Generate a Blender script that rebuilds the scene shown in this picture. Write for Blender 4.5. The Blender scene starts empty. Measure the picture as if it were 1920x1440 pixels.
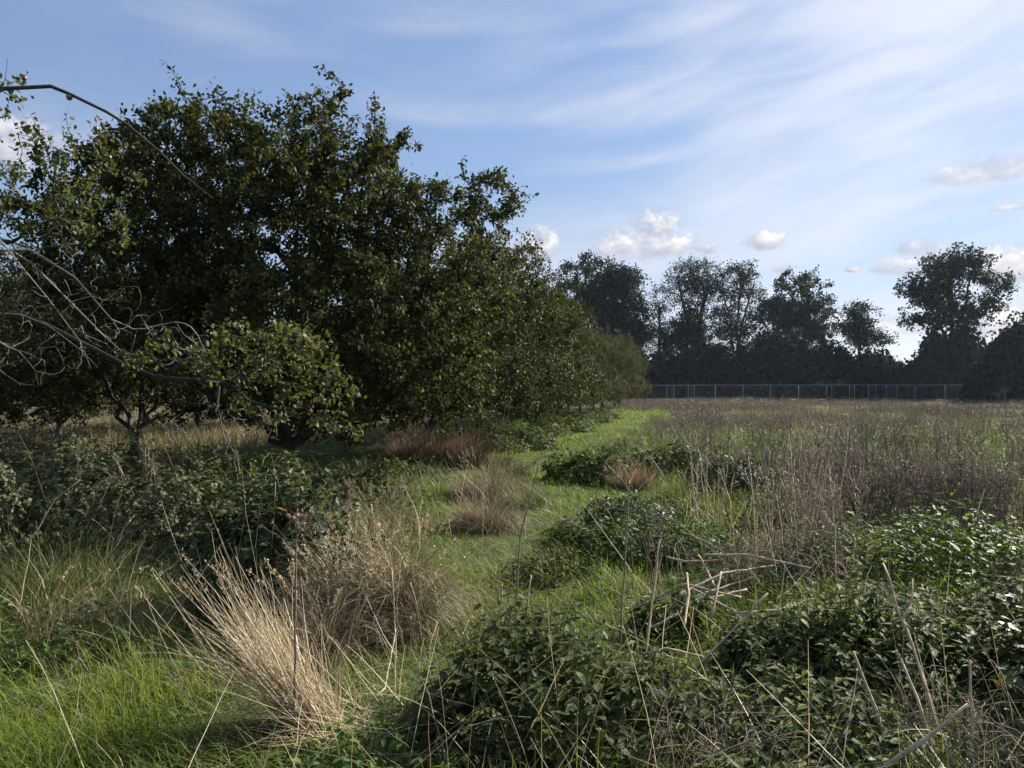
import bpy, math, random
import numpy as np

random.seed(7)
RNG = np.random.default_rng(11)
sc = bpy.context.scene
COL = sc.collection
R = math.radians

# ------------------------------------------------------------------ camera, sky, sun, exposure
EYE, FPX, CXP, HZN = 1.6, 1440.0, 960.0, 728.0
cam_d = bpy.data.cameras.new('camera'); cam = bpy.data.objects.new('camera', cam_d); COL.objects.link(cam)
cam.location = (0, 0, EYE); cam.rotation_euler = (R(90), 0, 0)
cam_d.lens = 27.0; cam_d.sensor_width = 36.0; cam_d.shift_y = 8 / 1920.0
cam_d.clip_start = 0.05; cam_d.clip_end = 3000
sc.camera = cam
SUN_AZ, SUN_EL = R(52), R(30)          # azimuth clockwise from +Y (the view direction)
sun_d = bpy.data.lights.new('sun', 'SUN'); sun_d.energy = 4.8; sun_d.angle = R(0.6); sun_d.color = (1.0, 0.93, 0.82)
sun = bpy.data.objects.new('sun', sun_d); COL.objects.link(sun)
sun.rotation_euler = (math.pi / 2 - SUN_EL, 0, math.pi - SUN_AZ)
sc.view_settings.view_transform = 'Standard'; sc.view_settings.look = 'None'
sc.view_settings.gamma = 1.0; sc.view_settings.exposure = 1.5
sc.render.engine = 'CYCLES'
cy = sc.cycles
cy.max_bounces = 6; cy.diffuse_bounces = 3; cy.glossy_bounces = 2; cy.transmission_bounces = 3; cy.transparent_max_bounces = 4
cy.volume_bounces = 0
cy.use_denoising = True


class NT:
    """small helper for node trees: n.op('ADD', a, b) returns a socket"""
    def __init__(self, tree):
        self.t = tree; self.n = tree.nodes; self.l = tree.links
    def put(self, sock, val):
        if isinstance(val, bpy.types.NodeSocket): self.l.new(val, sock)
        elif val is not None: sock.default_value = val
    def op(self, o, a, b=None, c=None, clamp=False):
        m = self.n.new('ShaderNodeMath'); m.operation = o; m.use_clamp = clamp
        self.put(m.inputs[0], a); self.put(m.inputs[1], b); self.put(m.inputs[2], c)
        return m.outputs[0]
    def vec(self, x, y, z):
        m = self.n.new('ShaderNodeCombineXYZ')
        for s, v in zip(m.inputs, (x, y, z)): self.put(s, v)
        return m.outputs[0]
    def noise(self, v, scale, detail=4, rough=0.55, dist=0.0, dims='3D'):
        m = self.n.new('ShaderNodeTexNoise'); m.noise_dimensions = dims
        self.put(m.inputs['Vector'], v); m.inputs['Scale'].default_value = scale
        m.inputs['Detail'].default_value = detail; m.inputs['Roughness'].default_value = rough
        m.inputs['Distortion'].default_value = dist
        return m.outputs[0]
    def step(self, v, a, b, lo=0.0, hi=1.0):
        m = self.n.new('ShaderNodeMapRange'); m.interpolation_type = 'SMOOTHSTEP'
        self.put(m.inputs['Value'], v); self.put(m.inputs['From Min'], a); self.put(m.inputs['From Max'], b)
        self.put(m.inputs['To Min'], lo); self.put(m.inputs['To Max'], hi)
        return m.outputs['Result']
    def mix(self, f, a, b, blend='MIX'):
        m = self.n.new('ShaderNodeMix'); m.data_type = 'RGBA'; m.blend_type = blend
        self.put(m.inputs[0], f)
        for s, v in ((m.inputs[6], a), (m.inputs[7], b)):
            if isinstance(v, tuple): v = (*v[:3], 1.0)
            self.put(s, v)
        return m.outputs[2]
    def ramp(self, f, stops):
        m = self.n.new('ShaderNodeValToRGB'); self.put(m.inputs[0], f)
        e = m.color_ramp.elements
        while len(e) < len(stops): e.new(0.5)
        for k, (p, c) in zip(e, stops): k.position = p; k.color = (*c, 1.0)
        return m.outputs[0]


def sky_world():
    w = bpy.data.worlds.new('World'); sc.world = w; w.use_nodes = True
    n = NT(w.node_tree); n.n.clear()
    out = n.n.new('ShaderNodeOutputWorld'); bg = n.n.new('ShaderNodeBackground'); bg.inputs[1].default_value = 0.06
    n.l.new(bg.outputs[0], out.inputs[0])
    st = n.n.new('ShaderNodeTexSky'); st.sky_type = 'NISHITA'; st.sun_disc = False
    st.sun_elevation = SUN_EL; st.sun_rotation = SUN_AZ; st.altitude = 60; st.air_density = 1.0; st.dust_density = 0.4; st.ozone_density = 3.0
    tc = n.n.new('ShaderNodeTexCoord'); vm = n.n.new('ShaderNodeVectorMath'); vm.operation = 'NORMALIZE'
    n.l.new(tc.outputs['Generated'], vm.inputs[0]); d = vm.outputs[0]
    sp = n.n.new('ShaderNodeSeparateXYZ'); n.l.new(d, sp.inputs[0])
    az = n.op('ARCTAN2', sp.outputs[0], sp.outputs[1]); el = n.op('ARCSINE', sp.outputs[2])
    A = lambda px: math.atan((px - CXP) / FPX)
    E = lambda px, py: math.atan((HZN - py) / math.hypot(FPX, px - CXP))
    sky = st.outputs[0]
    hs = n.n.new('ShaderNodeHueSaturation'); n.l.new(sky, hs.inputs['Color'])
    hs.inputs['Hue'].default_value = 0.498; hs.inputs['Saturation'].default_value = 0.86; hs.inputs['Value'].default_value = SKYV
    bw = n.n.new('ShaderNodeRGBToBW'); n.l.new(st.outputs[0], bw.inputs[0])
    k = n.op('POWER', n.op('DIVIDE', n.op('MAXIMUM', bw.outputs[0], 0.02), 3.0), -0.40)      # compresses the sky's brightness range: bright parts dimmed, dim parts raised
    sky = n.mix(1.0, hs.outputs[0], n.vec(n.op('MULTIPLY', k, 0.96), n.op('MULTIPLY', k, 0.98), n.op('MULTIPLY', k, 1.06)), 'MULTIPLY')
    # high cirrus: streaks that climb gently towards the sun
    u = n.op('ADD', n.op('MULTIPLY', az, 0.97), n.op('MULTIPLY', el, 0.22))
    v = n.op('SUBTRACT', n.op('MULTIPLY', el, 0.97), n.op('MULTIPLY', n.op('MULTIPLY', az, az), 0.10))
    v = n.op('SUBTRACT', v, n.op('MULTIPLY', az, 0.12))
    warp = n.noise(n.vec(n.op('MULTIPLY', az, 3.0), n.op('MULTIPLY', el, 5.0), 3.1), 1.0, 3)
    v2 = n.op('ADD', v, n.op('MULTIPLY', n.op('SUBTRACT', warp, 0.5), 0.09))
    n1 = n.noise(n.vec(n.op('MULTIPLY', u, 2.2), n.op('MULTIPLY', v2, 9.0), 0.7), 1.0, 5, 0.52, 0.15)
    n2 = n.noise(n.vec(n.op('MULTIPLY', u, 7.0), n.op('MULTIPLY', v2, 34.0), 5.7), 1.0, 5, 0.55, 0.2)
    bank = n.noise(n.vec(n.op('MULTIPLY', az, 1.6), n.op('MULTIPLY', el, 3.4), 8.3), 1.0, 3)
    toward = n.step(az, -0.5, 0.6)
    thick = n.op('ADD', n.op('MULTIPLY', n1, 0.9), n.op('MULTIPLY', n.op('SUBTRACT', n2, 0.5), 0.20))
    thick = n.op('ADD', thick, n.op('MULTIPLY', n.op('SUBTRACT', bank, 0.5), 0.45))
    thick = n.op('ADD', thick, n.op('MULTIPLY', toward, 0.20))
    cir = n.op('MULTIPLY', n.step(thick, 0.42, 0.80), 0.78)
    def streak(px, py, slope, curve, width, x0, x1, amount):
        a = n.op('SUBTRACT', az, A(px))
        ridge = n.op('ADD', n.op('ADD', E(px, py), n.op('MULTIPLY', a, slope)), n.op('MULTIPLY', n.op('MULTIPLY', a, a), curve))
        ridge = n.op('ADD', ridge, n.op('MULTIPLY', n.op('SUBTRACT', warp, 0.5), 0.05))
        q = n.op('DIVIDE', n.op('SUBTRACT', el, ridge), width)
        up = n.step(q, 2.2, 0.0); dn = n.step(q, -0.8, 0.1)
        win = n.op('MULTIPLY', n.step(az, A(x0), A(x0) + 0.2), n.step(az, A(x1), A(x1) - 0.2))
        s = n.op('MULTIPLY', n.op('MULTIPLY', up, dn), win)
        s = n.op('MULTIPLY', s, n.step(n.op('ADD', n2, n.op('MULTIPLY', n1, 0.6)), 0.55, 1.0, 0.35, 1.0))
        return n.op('MULTIPLY', s, amount)
    for a in ((920, 236, 0.02, 0.75, 0.022, 560, 1900, 0.62), (1500, 150, 0.16, 0.2, 0.040, 950, 2300, 0.65),
              (1240, 300, 0.10, 0.25, 0.015, 900, 2100, 0.60), (1050, 430, 0.05, 0.1, 0.030, 800, 1900, 0.50),
              (850, 40, 0.05, 0.1, 0.030, 500, 1500, 0.45), (1700, 60, 0.16, 0.2, 0.05, 1300, 2400, 0.6)):
        s = streak(*a); cir = n.op('MAXIMUM', cir, s)
    cirlum = n.step(az, -0.5, 0.75)
    ccol = n.mix(cirlum, (3.2, 3.5, 4.5), (5.6, 5.9, 6.5))
    col = n.mix(n.op('MINIMUM', cir, 1.0), sky, ccol)
    # low cumulus
    cn = n.noise(n.vec(n.op('MULTIPLY', az, 26.0), n.op('MULTIPLY', el, 34.0), 1.3), 1.0, 7, 0.55)
    cn_up = n.noise(n.vec(n.op('ADD', n.op('MULTIPLY', az, 26.0), 0.35), n.op('ADD', n.op('MULTIPLY', el, 34.0), 0.42), 1.3), 1.0, 5, 0.5)
    cf = n.noise(n.vec(n.op('MULTIPLY', az, 95.0), n.op('MULTIPLY', el, 120.0), 4.3), 1.0, 6, 0.6)
    tot = None; top = None
    for (px, py, rx, ry, k) in ((1205, 456, 112, 44, 1), (1222, 434, 60, 44, 1), (1160, 452, 50, 30, 1), (1262, 460, 60, 32, 1), (1318, 468, 30, 15, 1), (1015, 462, 44, 42, 1), (1436, 452, 42, 22, 1),
                                (1466, 505, 20, 15, .7), (1600, 506, 18, 7, 1), (1850, 322, 110, 24, .9), (1895, 390, 30, 7, .7),
                                (1735, 467, 52, 20, .9), (1690, 500, 60, 22, .9), (1895, 500, 90, 48, 1), (1600, 612, 130, 26, .9),
                                (1880, 604, 150, 36, 1), (20, 270, 90, 55, .75), (2050, 480, 120, 60, 1), (2000, 600, 200, 40, 1), (1740, 610, 80, 24, .9)):
        dx = n.op('DIVIDE', n.op('SUBTRACT', az, A(px)), rx / FPX); dy = n.op('DIVIDE', n.op('SUBTRACT', el, E(px, py)), ry / FPX)
        dyb = n.op('MULTIPLY', n.op('MINIMUM', dy, 0.0), 1.25); dyt = n.op('MAXIMUM', dy, 0.0)
        r2 = n.op('ADD', n.op('MULTIPLY', dx, dx), n.op('ADD', n.op('MULTIPLY', dyb, dyb), n.op('MULTIPLY', dyt, dyt)))
        m = n.op('SUBTRACT', 1.0, r2)
        m = n.op('ADD', m, n.op('MULTIPLY', n.op('SUBTRACT', cn, 0.5), 2.1))
        m = n.op('ADD', m, n.op('MULTIPLY', n.op('SUBTRACT', cf, 0.5), 2.0))
        m = n.op('MULTIPLY', n.step(m, -0.15, 1.25), k)
        # cloud shading painted in: brighter towards the sunward top, greyer at the base
        tot = m if tot is None else n.op('MAXIMUM', tot, m)
        g = n.op('MULTIPLY', m, n.step(n.op('ADD', n.op('MULTIPLY', dy, 0.8), n.op('MULTIPLY', dx, 0.35)), -0.7, 0.75))
        top = g if top is None else n.op('MAXIMUM', top, g)
    lit = n.op('ADD', n.op('MULTIPLY', n.op('SUBTRACT', cn, cn_up), 1.6), top, clamp=True)
    cumc = n.mix(lit, (3.0, 3.0, 3.5), (6.8, 6.6, 6.4))
    col = n.mix(tot, col, cumc)
    n.l.new(col, bg.inputs[0])


SKYV = 0.80
sky_world()

# ------------------------------------------------------------------ geometry helpers
class Geo:
    def __init__(self): self.v, self.q, self.t, self.n = [], [], [], 0
    def add(self, v, quads=None, tris=None):
        v = np.asarray(v, dtype=np.float32).reshape(-1, 3)
        if len(v) == 0: return
        if quads is not None and len(quads): self.q.append(np.asarray(quads, dtype=np.int64).reshape(-1, 4) + self.n)
        if tris is not None and len(tris): self.t.append(np.asarray(tris, dtype=np.int64).reshape(-1, 3) + self.n)
        self.v.append(v); self.n += len(v)
    def build(self, name, mat, parent=None, smooth=True):
        me = bpy.data.meshes.new(name)
        if self.n:
            v = np.concatenate(self.v)
            q = np.concatenate(self.q) if self.q else np.zeros((0, 4), np.int64)
            t = np.concatenate(self.t) if self.t else np.zeros((0, 3), np.int64)
            me.vertices.add(len(v)); me.vertices.foreach_set('co', v.ravel())
            li = np.concatenate([q.ravel(), t.ravel()]).astype(np.int32)
            me.loops.add(len(li)); me.loops.foreach_set('vertex_index', li)
            ls = np.concatenate([np.arange(len(q)) * 4, len(q) * 4 + np.arange(len(t)) * 3]).astype(np.int32)
            me.polygons.add(len(ls)); me.polygons.foreach_set('loop_start', ls)
            me.update(calc_edges=True); me.validate()
            if not smooth: me.shade_flat()
        me.materials.append(mat)
        o = bpy.data.objects.new(name, me); COL.objects.link(o)
        if parent is not None: o.parent = parent
        return o


def unit(a): return a / np.maximum(np.linalg.norm(a, axis=-1, keepdims=True), 1e-9)


def scatter(g, tmpl, fwd, nrm, pos, size, wide=None):
    """copies of a leaf template (verts, quads, tris; y forward, z normal) at pos"""
    tv, tq, tt = tmpl
    f = unit(fwd); s = unit(np.cross(f, nrm)); z = np.cross(s, f)
    size = np.asarray(size).reshape(-1, 1, 1)
    w = size if wide is None else size * np.asarray(wide).reshape(-1, 1, 1)
    v = (s[:, None, :] * tv[None, :, 0:1] * w + f[:, None, :] * tv[None, :, 1:2] * size + z[:, None, :] * tv[None, :, 2:3] * size) + pos[:, None, :]
    off = (np.arange(len(pos)) * len(tv))[:, None, None]
    g.add(v, (off + tq[None]) if len(tq) else None, (off + tt[None]) if len(tt) else None)


def blades(g, roots, az, length, width, lean, bend, K=3, twist=None, tip=0.08, belly=False, wob=0.12):
    """grass blades: flat strips that lean by `lean` and curve by `bend` (radians) along azimuth az"""
    N = len(roots)
    if N == 0: return
    bc = lambda a: np.broadcast_to(np.asarray(a, float), (N,))
    az, length, width, lean, bend = map(bc, (az, length, width, lean, bend))
    s = np.linspace(0, 1, K + 1)
    tilt = lean[:, None] + bend[:, None] * (s[None, :-1] + 0.5 / K)
    tilt = tilt + np.cumsum(RNG.normal(0, wob, (N, K)), 1)
    azk = az[:, None] + np.cumsum(RNG.normal(0, wob * 1.6, (N, K)), 1)
    seg = length[:, None] / K
    Z1 = np.zeros((N, 1))
    hx = np.concatenate([Z1, np.cumsum(np.sin(tilt) * seg * np.sin(azk), 1)], 1)
    hy = np.concatenate([Z1, np.cumsum(np.sin(tilt) * seg * np.cos(azk), 1)], 1)
    zz = np.concatenate([np.zeros((N, 1)), np.cumsum(np.cos(tilt) * seg, 1)], 1)
    c = np.stack([hx, hy, zz], -1) + roots[:, None, :]
    tw = az + math.pi / 2 + (RNG.normal(0, 0.7, N) if twist is None else twist)
    side = np.stack([np.sin(tw), np.cos(tw), np.zeros(N)], -1)
    prof = (1 - s ** 1.6) * (1 - tip) + tip
    if belly: prof = prof * (0.55 + 0.9 * np.minimum(s * 3, 1) * 0.5)
    wv = width[:, None] * 0.5 * prof[None]
    L = c - side[:, None] * wv[..., None]; Rr = c + side[:, None] * wv[..., None]
    v = np.stack([L, Rr], 2).reshape(N, -1, 3)
    k = np.arange(K)
    q = np.stack([2 * k, 2 * k + 1, 2 * k + 3, 2 * k + 2], -1)
    g.add(v, (np.arange(N) * 2 * (K + 1))[:, None, None] + q[None])


def tubes(g, pts, rad, n=3):
    """pts (N,K,3), rad (N,K): open tubes"""
    pts = np.asarray(pts, float); rad = np.asarray(rad, float)
    N, K, _ = pts.shape
    if N == 0: return
    t = unit(np.gradient(pts, axis=1))
    ref = np.where(np.abs(t[..., 2:3]) > 0.9, np.array([1.0, 0, 0]), np.array([0, 0, 1.0]))
    u = unit(np.cross(t, ref)); w = np.cross(t, u)
    a = np.arange(n) * 2 * math.pi / n
    ring = u[:, :, None] * np.cos(a)[None, None, :, None] + w[:, :, None] * np.sin(a)[None, None, :, None]
    v = pts[:, :, None] + ring * rad[:, :, None, None]
    k, j = np.meshgrid(np.arange(K - 1), np.arange(n), indexing='ij')
    j2 = (j + 1) % n
    q = np.stack([k * n + j, k * n + j2, (k + 1) * n + j2, (k + 1) * n + j], -1).reshape(-1, 4)
    g.add(v.reshape(N, -1, 3), (np.arange(N) * K * n)[:, None, None] + q[None])


def pole(g, p, r, n=6, cap=True):
    """one capped tube through the points p with radii r"""
    p = [np.array(a, float) for a in p]; r = list(np.broadcast_to(np.asarray(r, float), (len(p),)))
    if cap:
        p = [p[0]] + p + [p[-1] + (p[-1] - p[-2]) * 1e-3]; r = [1e-4] + r + [1e-4]
        p[0] = p[1] - (p[2] - p[1]) * 1e-3
    tubes(g, np.array([p]), np.array([r]), n)


def hash2(ix, iy, seed):
    x = np.sin(ix * 127.1 + iy * 311.7 + seed * 74.7) * 43758.5453
    return x - np.floor(x)


def vnoise(x, y, seed=0):
    x = np.asarray(x, float); y = np.asarray(y, float)
    ix, iy = np.floor(x), np.floor(y); fx, fy = x - ix, y - iy
    fx = fx * fx * (3 - 2 * fx); fy = fy * fy * (3 - 2 * fy)
    a = hash2(ix, iy, seed); b = hash2(ix + 1, iy, seed); c = hash2(ix, iy + 1, seed); d = hash2(ix + 1, iy + 1, seed)
    return (a * (1 - fx) + b * fx) * (1 - fy) + (c * (1 - fx) + d * fx) * fy


def fbm(x, y, seed=0, o=4):
    s, a, t = 0.0, 1.0, 0.0
    for i in range(o):
        s = s + a * vnoise(np.asarray(x) * 2 ** i, np.asarray(y) * 2 ** i, seed + i * 3); t += a; a *= 0.5
    return s / t


def ground_h(x, y):
    return (fbm(np.asarray(x) * 0.35, np.asarray(y) * 0.35, 2) - 0.5) * 0.16


def at(px, py, d): return np.array([(px - CXP) / FPX * d, d, EYE + (HZN - py) / FPX * d])
def gnd(px, py):
    d = EYE * FPX / (py - HZN); x = (px - CXP) / FPX * d
    return np.array([x, d, float(ground_h(x, d))])


# leaf templates: unit length along +y
def leaf_tmpl(w=0.62, fold=0.10, droop=0.12):
    v = np.array([(0, 0, 0), (0, .5, -fold), (0, 1, -droop), (-w * .42, .28, 0), (-w * .42, .66, -.02), (w * .42, .28, 0), (w * .42, .66, -.02)], float)
    return v, np.array([[1, 2, 4, 3], [1, 5, 6, 2]]), np.array([[0, 1, 3], [0, 5, 1]])


def tooth_tmpl(w=0.55, teeth=5, droop=0.22, fold=0.1):
    """pointed oval leaf with a saw-toothed edge, folded along the midrib and drooping at the tip"""
    V, T = [], []
    n = teeth
    ys = np.linspace(0, 1, n + 1)
    for y in ys: V.append((0, y, -fold * math.sin(math.pi * y) - droop * y * y))
    half = lambda y: w * 0.5 * (math.sin(math.pi * min(1, y) ** 0.55)) ** 0.8 * (1.18 - .42 * y) if 0 < y < 1 else 0
    for sgn in (-1, 1):
        base = len(V)
        for i in range(n):
            y0 = ys[i]; y1 = ys[i + 1]
            ya = y0 + (y1 - y0) * 0.15; yb = y0 + (y1 - y0) * 0.95
            V.append((sgn * half(ya) * 0.84, ya, -droop * ya * ya)); V.append((sgn * half(yb * .93 + .03) * 1.08 + sgn * 0.008, min(yb + .03, 1.0), -droop * yb * yb - 0.015))
        for i in range(n):
            a, b = base + 2 * i, base + 2 * i + 1
            tri = [(i, a, b), (i, b, i + 1)]
            if i + 1 < n: tri.append((i + 1, b, base + 2 * i + 2))
            for t in tri: T.append(t if sgn < 0 else t[::-1])
    return np.array(V, float), np.zeros((0, 4), int), np.array(T)


LEAF = leaf_tmpl()
LEAF_LONG = leaf_tmpl(0.36, 0.08, 0.2)
NETTLE = tooth_tmpl(0.56, 7, .3)
NETTLE_LOW = leaf_tmpl(0.5, 0.1, 0.2)
BRAMBLE = tooth_tmpl(0.72, 4, 0.16, 0.07)
BRAMBLE_LOW = leaf_tmpl(0.7, 0.07, 0.14)
CHIP = (np.array([(-.5, 0, 0), (.5, .1, .05), (.35, 1, 0), (-.4, .9, -.08)], float), np.array([[0, 1, 2, 3]]), np.zeros((0, 3), int))


# ------------------------------------------------------------------ materials
def new_mat(name):
    m = bpy.data.materials.new(name); m.use_nodes = True
    n = NT(m.node_tree); n.n.clear()
    out = n.n.new('ShaderNodeOutputMaterial')
    return m, n, out


def bsdf(n, col, rough=0.6, spec=0.3):
    b = n.n.new('ShaderNodeBsdfPrincipled'); n.put(b.inputs['Base Color'], (*col, 1) if isinstance(col, tuple) else col)
    b.inputs['Roughness'].default_value = rough; b.inputs['Specular IOR Level'].default_value = spec
    return b


def leaf_mat(name, stops, trans=0.35, rough=0.5, spec=0.35, tint=(1.25, 1.2, 0.55), patch=0.0, patch_scale=0.5):
    """leaf or blade: colour differs from leaf to leaf, light passes through"""
    m, n, out = new_mat(name)
    geo = n.n.new('ShaderNodeNewGeometry'); oi = n.n.new('ShaderNodeObjectInfo')
    f = geo.outputs['Random Per Island']
    if patch:
        tc = n.n.new('ShaderNodeTexCoord')
        nz = n.noise(geo.outputs['Position'], patch_scale, 3)
        f = n.op('ADD', n.op('MULTIPLY', f, 1 - patch), n.op('MULTIPLY', n.step(nz, 0.3, 0.7), patch))
    c = n.ramp(f, stops)
    hs = n.n.new('ShaderNodeHueSaturation'); n.l.new(c, hs.inputs['Color'])
    n.put(hs.inputs['Value'], n.op('ADD', 0.88, n.op('MULTIPLY', oi.outputs['Random'], 0.24)))
    c = hs.outputs[0]
    b = bsdf(n, c, rough, spec)
    if trans > 0:
        t = n.n.new('ShaderNodeBsdfTranslucent'); n.l.new(n.mix(1.0, c, tint, 'MULTIPLY'), t.inputs[0])
        mx = n.n.new('ShaderNodeMixShader'); mx.inputs[0].default_value = trans
        n.l.new(b.outputs[0], mx.inputs[1]); n.l.new(t.outputs[0], mx.inputs[2]); n.l.new(mx.outputs[0], out.inputs[0])
    else:
        n.l.new(b.outputs[0], out.inputs[0])
    return m


def bark_mat(name, c1, c2, scale=12.0):
    m, n, out = new_mat(name)
    tc = n.n.new('ShaderNodeTexCoord')
    nz = n.noise(tc.outputs['Object'], scale, 6, 0.65)
    nz2 = n.noise(tc.outputs['Object'], scale * 0.3, 3)
    c = n.ramp(n.op('ADD', n.op('MULTIPLY', nz, .6), n.op('MULTIPLY', nz2, .4)), [(0.32, c1), (0.68, c2)])
    b = bsdf(n, c, 0.9, 0.15)
    bp = n.n.new('ShaderNodeBump'); bp.inputs['Strength'].default_value = 0.6; bp.inputs['Distance'].default_value = 0.02
    n.l.new(nz, bp.inputs['Height']); n.l.new(bp.outputs[0], b.inputs['Normal'])
    n.l.new(b.outputs[0], out.inputs[0])
    return m


M = {}
M['apple_leaf'] = leaf_mat('apple_leaf', [(0, (.020, .027, .012)), (.55, (.034, .043, .017)), (.85, (.056, .064, .024)), (.965, (.105, .098, .03)), (1, (.15, .12, .035))], .32, .6, .11)
M['apple_leaf_pale'] = leaf_mat('apple_leaf_pale', [(0, (.032, .044, .018)), (.6, (.06, .076, .028)), (1, (.13, .12, .038))], .36, .58, .18)
M['apple_bark'] = bark_mat('apple_bark', (.020, .018, .016), (.075, .066, .058))
M['dead_wood'] = bark_mat('dead_wood', (.06, .053, .050), (.17, .155, .145), 25)
M['apple_skin'] = leaf_mat('apple_skin', [(0, (.10, .040, .036)), (.6, (.14, .06, .05)), (1, (.15, .11, .055))], 0, .35, .5)
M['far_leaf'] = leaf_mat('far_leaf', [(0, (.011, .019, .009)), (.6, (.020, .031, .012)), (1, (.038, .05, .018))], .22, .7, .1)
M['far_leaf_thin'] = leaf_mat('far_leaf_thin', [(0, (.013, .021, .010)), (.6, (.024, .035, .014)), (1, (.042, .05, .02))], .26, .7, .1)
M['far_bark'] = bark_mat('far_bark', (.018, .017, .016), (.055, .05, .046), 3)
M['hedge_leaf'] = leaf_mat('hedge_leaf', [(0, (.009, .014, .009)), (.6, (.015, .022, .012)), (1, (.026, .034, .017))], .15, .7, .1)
M['grass'] = leaf_mat('grass', [(0, (.066, .098, .022)), (.45, (.114, .163, .034)), (.85, (.162, .212, .048)), (.95, (.21, .215, .08)), (1, (.33, .28, .16))], .42, .55, .14, (1.2, 1.22, .6), .3, .6)
M['rank_grass'] = leaf_mat('rank_grass', [(0, (.040, .064, .018)), (.45, (.075, .105, .030)), (.75, (.13, .14, .05)), (1, (.30, .24, .13))], .38, .5, .35, (1.2, 1.2, .6), .35, .5)
M['straw'] = leaf_mat('straw', [(0, (.23, .17, .095)), (.35, (.38, .30, .175)), (.75, (.50, .42, .27)), (1, (.64, .57, .41))], .28, .5, .35, (1.1, 1.0, .8))
M['brown_grass'] = leaf_mat('brown_grass', [(0, (.095, .070, .046)), (.4, (.185, .145, .10)), (.8, (.29, .24, .165)), (1, (.41, .35, .25))], .28, .6, .25, (1.1, 1.0, .8))
M['russet'] = leaf_mat('russet', [(0, (.11, .070, .054)), (.5, (.21, .145, .108)), (1, (.35, .27, .20))], .25, .6, .2, (1.1, 1.0, .8))
M['weed'] = leaf_mat('weed', [(0, (.058, .047, .042)), (.45, (.104, .089, .078)), (.8, (.165, .143, .122)), (1, (.28, .245, .20))], .22, .7, .2, (1.1, 1.0, .85), .45, .12)
M['weed_green'] = leaf_mat('weed_green', [(0, (.050, .066, .024)), (.5, (.088, .108, .038)), (1, (.16, .16, .07))], .32, .6, .25, (1.2, 1.2, .6), .4, .12)
M['pale_grass'] = leaf_mat('pale_grass', [(0, (.09, .072, .042)), (.5, (.17, .14, .085)), (1, (.25, .21, .13))], .25, .6, .2, (1.1, 1, .8), .4, .1)
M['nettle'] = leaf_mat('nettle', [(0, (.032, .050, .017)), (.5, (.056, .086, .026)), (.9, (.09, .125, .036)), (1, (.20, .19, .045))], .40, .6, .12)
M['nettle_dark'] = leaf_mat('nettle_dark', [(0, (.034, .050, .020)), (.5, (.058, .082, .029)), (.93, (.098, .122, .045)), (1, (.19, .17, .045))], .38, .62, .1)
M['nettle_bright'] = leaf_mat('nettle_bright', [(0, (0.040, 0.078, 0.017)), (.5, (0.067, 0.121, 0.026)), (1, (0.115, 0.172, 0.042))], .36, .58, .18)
M['bramble'] = leaf_mat('bramble', [(0, (0.019, 0.036, 0.015)), (.6, (0.036, 0.060, 0.023)), (.92, (0.066, 0.090, 0.032)), (1, (0.156, 0.072, 0.034))], .25, .55, .22)
M['shrub_leaf'] = leaf_mat('shrub_leaf', [(0, (.05, .064, .034)), (.5, (.085, .10, .052)), (1, (.14, .145, .075))], .30, .58, .18)
M['green_stem'] = leaf_mat('green_stem', [(0, (.05, .06, .025)), (1, (.11, .10, .05))], 0, .6, .3)
M['cane'] = leaf_mat('cane', [(0, (.07, .04, .03)), (1, (.15, .10, .065))], 0, .6, .3)
M['dry_stem'] = bark_mat('dry_stem', (.26, .20, .145), (.54, .44, .33), 40)
M['brown_stem'] = bark_mat('brown_stem', (.105, .086, .070), (.26, .215, .17), 40)
M['dark_stem'] = bark_mat('dark_stem', (.045, .038, .034), (.12, .098, .085), 40)
M['umbel'] = leaf_mat('umbel', [(0, (.09, .065, .055)), (1, (.22, .17, .13))], .1, .7, .2)

# steel fence
m, n, out = new_mat('galvanised'); b = bsdf(n, (.42, .44, .46), .42, .5); b.inputs['Metallic'].default_value = .25
tc = n.n.new('ShaderNodeTexCoord'); n.put(b.inputs['Base Color'], n.ramp(n.noise(tc.outputs['Object'], 6, 4), [(.3, (.26, .28, .30)), (.7, (.38, .40, .42))]))
n.l.new(b.outputs[0], out.inputs[0]); M['galv'] = m
m, n, out = new_mat('concrete'); tc = n.n.new('ShaderNodeTexCoord')
b = bsdf(n, n.ramp(n.noise(tc.outputs['Object'], 9, 5), [(.3, (.16, .16, .155)), (.7, (.28, .275, .26))]), .9, .2); n.l.new(b.outputs[0], out.inputs[0]); M['concrete'] = m


def ground_mat():
    m, n, out = new_mat('ground_soil')
    geo = n.n.new('ShaderNodeNewGeometry'); p = geo.outputs['Position']
    big = n.noise(p, 0.12, 4); mid = n.noise(p, 1.3, 5, .6); fine = n.noise(p, 22, 5, .7)
    near = n.ramp(n.op('ADD', n.op('MULTIPLY', mid, .55), n.op('MULTIPLY', fine, .45)), [(.3, (.026, .034, .011)), (.5, (.048, .066, .019)), (.75, (.085, .092, .036))])
    far = n.ramp(n.op('ADD', n.op('MULTIPLY', big, .5), n.op('MULTIPLY', mid, .5)), [(.3, (.07, .062, .040)), (.55, (.13, .108, .068)), (.75, (.17, .135, .085))])
    sp = n.n.new('ShaderNodeSeparateXYZ'); n.l.new(p, sp.inputs[0])
    c = n.mix(n.step(n.op('ADD', sp.outputs[1], n.op('MULTIPLY', big, 14.0)), 48.0, 80.0), near, far)
    b = bsdf(n, c, 0.95, 0.1)
    bp = n.n.new('ShaderNodeBump'); bp.inputs['Strength'].default_value = 0.8; bp.inputs['Distance'].default_value = 0.03
    n.l.new(fine, bp.inputs['Height']); n.l.new(bp.outputs[0], b.inputs['Normal'])
    n.l.new(b.outputs[0], out.inputs[0])
    return m


M['ground'] = ground_mat()


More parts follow.
